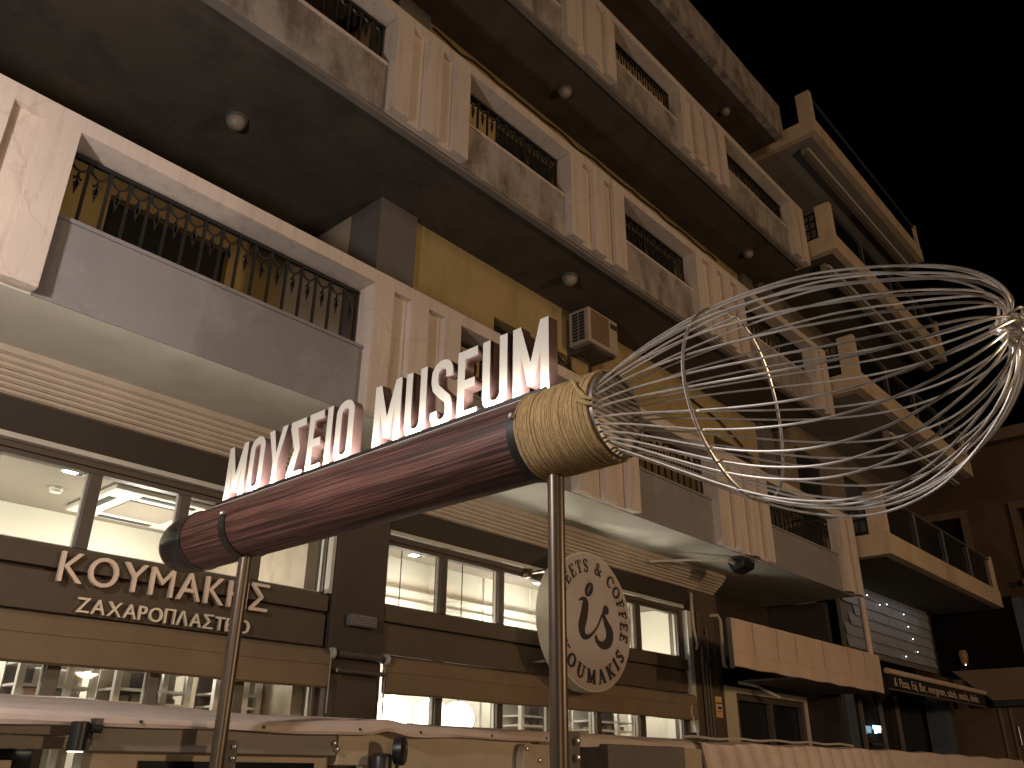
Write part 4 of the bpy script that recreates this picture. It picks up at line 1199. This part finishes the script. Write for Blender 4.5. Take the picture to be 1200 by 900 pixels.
# ------------------------------------------------------------------ neighbouring building
b2 = thing("neighbour_building", "ochre neighbouring building with projecting slab balconies and corner posts behind the whisk wires", "building", (17.5, 6.2, 0))
F2 = [5.25, 8.20, 11.15, 14.03]
YB, X0, X1 = 4.55, 14.2, 20.8
for fi, b in enumerate(F2):
    bal = MB().box(X0, X1, YB, 6.6, b, b + 0.36).build("balcony", M_B2, b1 if False else b2, bevel=0.006)
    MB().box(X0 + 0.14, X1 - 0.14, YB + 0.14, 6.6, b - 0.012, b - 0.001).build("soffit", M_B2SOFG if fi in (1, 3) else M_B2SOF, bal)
    MB().box(X0, X0 + 0.14, YB, YB + 0.30, b + 0.361, b + 1.08).build("corner_post", M_B2, bal, bevel=0.006)
    MB().box(X1 - 0.08, X1, YB + 0.02, YB + 0.10, b + 0.361, b + 1.10).build("corner_post", M_B2, bal)
    rl = MB().box(X0 + 0.15, X1 - 0.09, YB + 0.04, YB + 0.08, b + 1.03, b + 1.06)
    if fi < 3:
        for k in range(1, 4):
            x = X0 + 0.15 + (X1 - X0 - 0.25) * k / 4
            rl.box(x, x + 0.03, YB + 0.045, YB + 0.075, b + 0.361, b + 1.029)
    rl.build("handrail", M_GREYMETAL if fi < 3 else M_BLUEBLIND, bal)
    if fi < 3:
        MB().box(X0 + 0.15, X1 - 0.09, YB + 0.085, YB + 0.095, b + 0.40, b + 1.02).build("glass_panel", M_DGLASS, bal)
        sr = MB()
        for k in range(3):
            sr.box(X0 + 0.05, X0 + 0.08, YB + 0.32 + k * 0.13, YB + 0.345 + k * 0.13, b + 0.361, b + 1.0)
        for z in (0.40, 0.62, 0.80, 0.97):
            sr.box(X0 + 0.051, X0 + 0.079, YB + 0.301, 6.18, b + z, b + z + 0.03)
        sr.build("side_railing", M_IRON, bal)
    if fi < 3:
        z0, z1 = b + 0.361, F2[fi + 1] - 0.013
        hs = [(14.9, 16.3, z0, z0 + 2.1), (17.2, 18.6, z0, z0 + 2.1), (19.4, 20.4, z0 + 0.8, z0 + 2.1)]
        wall_holes(MB(), X0, X1, z0, z1, 6.2, 6.5, hs).build("wall", M_B2WALL, b2)
        for q, h in enumerate(hs):
            MB().box(h[0] + 0.002, h[1] - 0.002, 6.34, 6.37, h[2] + 0.002, h[3] - 0.002).build("shuttered_window", M_BLUEBLIND if (q + fi) % 2 else M_DARKDOOR, b2)
MB().box(X0, X1, 6.2, 8.0, 14.4, 14.9).build("roof", M_B2WALL, b2)
wall_holes(MB(), X0, X1, 3.2, 5.249, 6.55, 6.75, []).build("wall", M_B2SOF, b2)
# awning cassettes of the neighbour
for (b, lab) in ((F2[3], "retracted awning roller, pale bar under the top balcony of the ochre neighbour"), (F2[2], "retracted awning roller, pale bar behind the upper whisk wires"), (F2[1], "retracted awning roller, pale bar above the dark glass balcony behind the whisk")):
    t = thing("awning_roller", lab, "awning", (17.4, 4.8, b - 0.15), "awning rollers of the ochre neighbour")
    dx = 2.2 if b == F2[1] else 0.3
    MB().tube([(X0 + dx, 4.86, b - 0.14), (X1 - 0.2, 4.86, b - 0.14)], 0.035, 12).build("front_bar", M_TRIM, t, smooth=True)
    MB().box(X0 + dx, X1 - 0.2, 4.90, 5.02, b - 0.21, b - 0.05).build("cassette", M_B2WALL, t, bevel=0.01)
    for x in (X0 + dx + 0.1, (X0 + X1) / 2 + 0.5, X1 - 0.4):
        MB().box(x, x + 0.05, 4.88, 5.0, b - 0.048, b - 0.013).build("bracket", M_IRON, t)

# ground floor of the neighbour: shingled panel, shop band, dark glass
tp = MB()
k = 0
for r in range(6):
    for c in range(6):
        w, h = 0.86, 0.225
        x = 15.55 + c * w + (r * 0.31 % 1) * w - 0.3
        z = 4.05 + r * 0.20
        xe = min(x + w, 20.30)
        x = max(x, 15.52)
        if xe - x < 0.08: continue
        w = xe - x
        y = 6.00
        tp.extrude([(x + 0.006, y - 0.035, z), (x + w - 0.006, y - 0.035, z - 0.006), (x + w - 0.006, y - 0.004, z + h), (x + 0.006, y - 0.004, z + h)], (0, 0.006, 0))
t = thing("shingle_panel", "grey shingled shop panel with tiny lights under the dark neighbour balcony", "wall panel", (17.8, 6.0, 4.0))
tp.build("shingles", M_TILE, t)
MB().box(15.5, 20.35, 6.012, 6.08, 3.95, 5.2).build("backing", M_COLUMN, t)
t2 = thing("fairy_lights", "string of tiny white light points on the grey shingled shop panel", "string lights", (18, 5.95, 4.2))
for (x, z) in ((15.9, 5.12), (16.7, 5.10), (17.7, 5.06), (18.6, 4.98), (18.75, 4.75), (18.9, 4.52), (19.05, 4.28), (18.3, 4.12), (17.3, 5.0)):
    MB().lathe((x, 5.93, z - 0.014), (0, 0, 1), [(0, 0.003), (0.004, 0.009), (0.014, 0.009), (0.018, 0.003)], 8).build("bulb", M_FAIRY, t2)
lamp("assumed_shingle_light", 'AREA', (17.6, 5.6, 5.1), 1.5, (0.85, 0.90, 1.0), (17.6, 6.0, 4.4), shape='RECTANGLE', size=4.0, size_y=0.08)  # unseen lamp assumed under the neighbour balcony to light the shingles

t = thing("shop_band", "dark shop awning band with a pale top tube and a line of small lettering", "sign", (17.5, 5.2, 3.3))
MB().tube([(14.9, 5.18, 3.53), (20.4, 5.18, 3.53)], 0.045, 14).build("tube", M_BEIGE, t, smooth=True)
MB().box(14.9, 20.4, 5.19, 5.23, 3.26, 3.48).build("band", M_BLACK, t)
MB().box(14.9, 20.4, 5.165, 5.188, 3.235, 3.255).build("edge", M_GREYMETAL, t)
wx = 15.2
for wd in ("&", "Pizza,", "Fai,", "Bar,", "evergreen,", "salads,", "snacks,", "drinks"):
    o = glyph("word", wd, 0.2, 0.004, ((0, 0, 0), (1, 0, 0), (0, 1, 0), (0, 0, 1)), M_BEIGE, None, 0.0)
    xs = [v.co.x for v in o.data.vertices]
    off = wloc(t)
    for v in o.data.vertices:
        v.co = Vector((wx + (v.co.x - min(xs)) * 1.12, 5.186 - v.co.z, 3.31 + v.co.y)) - off
    wx += (max(xs) - min(xs)) * 1.12 + 0.12
    o.parent = t
t = thing("dark_shopfront", "dark glazed shopfront with blue grey pillars below the lettered band", "shopfront", (17.8, 6.3, 0.13))
MB().box(14.9, 20.6, 6.40, 6.5, 0.13, 3.9).build("glazing", M_DGLASS, t)
for x in (14.95, 20.2):
    MB().box(x, x + 0.38, 5.95, 6.35, 0.13, 3.4).build("pillar", M_BLUECOL, t)
fr = MB()
for x in (16.6, 17.6, 18.5):
    fr.box(x, x + 0.06, 6.33, 6.39, 0.13, 3.4)
fr.build("frame", M_COLUMN, t)
t = thing("lit_screen", "small glowing bluish screen behind the dark shopfront glass", "screen", (17.2, 6.30, 2.6))
MB().box(16.97, 17.33, 6.30, 6.32, 2.73, 2.80).box(17.02, 17.10, 6.30, 6.32, 2.66, 2.729).box(17.18, 17.30, 6.30, 6.32, 2.68, 2.729).build("screen_face", M_COOLSIGN, t)
MB().box(16.85, 17.45, 6.30, 6.325, 2.46, 2.50).build("lower_strip", M_BLUEBLIND, t)
t = thing("notice_board", "small dark striped notice board on the beige pillar beside the dark shopfront", "sign", (14.5, 6.17, 2.7))
MB().box(14.40, 14.80, 6.165, 6.195, 2.72, 2.96).build("board", M_BLACK, t)
mb = MB()
for k in range(3):
    mb.box(14.42, 14.78, 6.158, 6.164, 2.75 + k * 0.075, 2.775 + k * 0.075)
mb.build("stripe", M_COLUMN, t)

# black box sign and brown awning past the neighbour
t = thing("black_box_sign", "big black box sign with a grey edge beyond the ochre neighbour", "sign", (21.6, 5.2, 3.9))
MB().box(21.2, 22.2, 4.45, 6.2, 3.98, 5.55).build("panel", M_MATBLACK, t)
MB().box(21.18, 22.2, 4.28, 4.445, 3.98, 5.5).build("edge", M_BLUECOL, t)
MB().tube([(21.15, 6.1, 5.35), (21.15, 4.6, 5.60)], 0.02, 8).build("bar", M_GREYMETAL, t)
t = thing("amber_lamp", "small amber wall lamp in front of the black box sign", "lamp", (21.1, 5.6, 4.2))
MB().lathe((21.1, 5.62, 4.20), (0, 0, 1), [(0, 0.05), (0.02, 0.07), (0.2, 0.09), (0.28, 0.07)], 16).build("lamp_shade", M_AMBER, t, smooth=True)
MB().lathe((21.06, 5.60, 4.16), (0, 0, 1), [(0, 0.005), (0.012, 0.014), (0.024, 0.005)], 10).build("bulb", M_SPOTGLOW, t, smooth=True)
t = thing("brown_awning", "brown sloping awning under the black box sign at the right edge", "awning", (21.8, 5, 3.3))
MB().extrude([(21.0, 5.9, 4.05), (21.0, 3.6, 4.05), (21.0, 3.6, 3.42), (21.0, 5.2, 3.42)], (2.0, 0, 0)).build("cloth", M_B3L, t)
MB().box(21.02, 23.0, 3.6, 5.2, 3.30, 3.415).build("edge", M_BLACK, t)
# shop doorway below
t = thing("wooden_doorway", "brown wooden doorway with pale frame lines below the brown awning", "doorway", (21.6, 5.6, 0.13))
MB().box(21.3, 21.5, 3.4, 6.4, 0.13, 3.29).build("door", M_B3, t)
mb = MB()
for y in (5.15, 4.95, 4.62):
    mb.box(21.27, 21.299, y, y + 0.05, 0.13, 3.28)
mb.build("frame", M_B3L, t)
MB().tube([(21.24, 4.88, 2.55), (21.24, 4.88, 2.9)], 0.015, 8).build("handle", M_BOLT, t)

# ------------------------------------------------------------------ far brown building closing the street
b3 = thing("brown_building", "dim brown old building with framed windows closing the view at the right edge", "building", (27, 4, 0))
holes = [(-1.0 + 2.4 * i, -0.1 + 2.4 * i, z, z + 1.9) for i in range(-3, 4) for z in (3.6, 7.0)]
def bt(x, y, z): return Vector((27.0 + y, 4.0 - x, z))
mb0 = wall_holes(MB(), -6, 9, 0, 11.2, 0, 0.5, holes)
mb = MB(); mb.v = [tuple(bt(*v)) for v in mb0.v]; mb.f = mb0.f
mb.build("wall", M_B3, b3)
mb = MB(); q = MB()
for (a, c, z0, z1) in holes:
    q.box(a - 0.18, a - 0.002, -0.08, 0.2, z0 - 0.1, z1 + 0.2); q.box(c + 0.002, c + 0.18, -0.08, 0.2, z0 - 0.1, z1 + 0.2); q.box(a - 0.001, c + 0.001, -0.08, 0.2, z1 + 0.002, z1 + 0.2); q.box(a - 0.25, c + 0.25, -0.25, -0.081, z0 - 0.25, z0 - 0.1)
mb.v = [tuple(bt(*v)) for v in q.v]; mb.f = q.f
mb.build("window_surround", M_B3L, b3)
q = MB()
for (a, c, z0, z1) in holes:
    q.box(a, c, 0.3, 0.34, z0, z1)
mb = MB(); mb.v = [tuple(bt(*v)) for v in q.v]; mb.f = q.f
mb.build("window_shutter", M_DARKDOOR, b3)
q = MB().box(-6, 9, -0.25, 0.6, 6.1, 6.35).box(-6, 9, -0.35, 0.6, 10.9, 11.25)
mb = MB(); mb.v = [tuple(bt(*v)) for v in q.v]; mb.f = q.f
mb.build("cornice", M_B3L, b3)
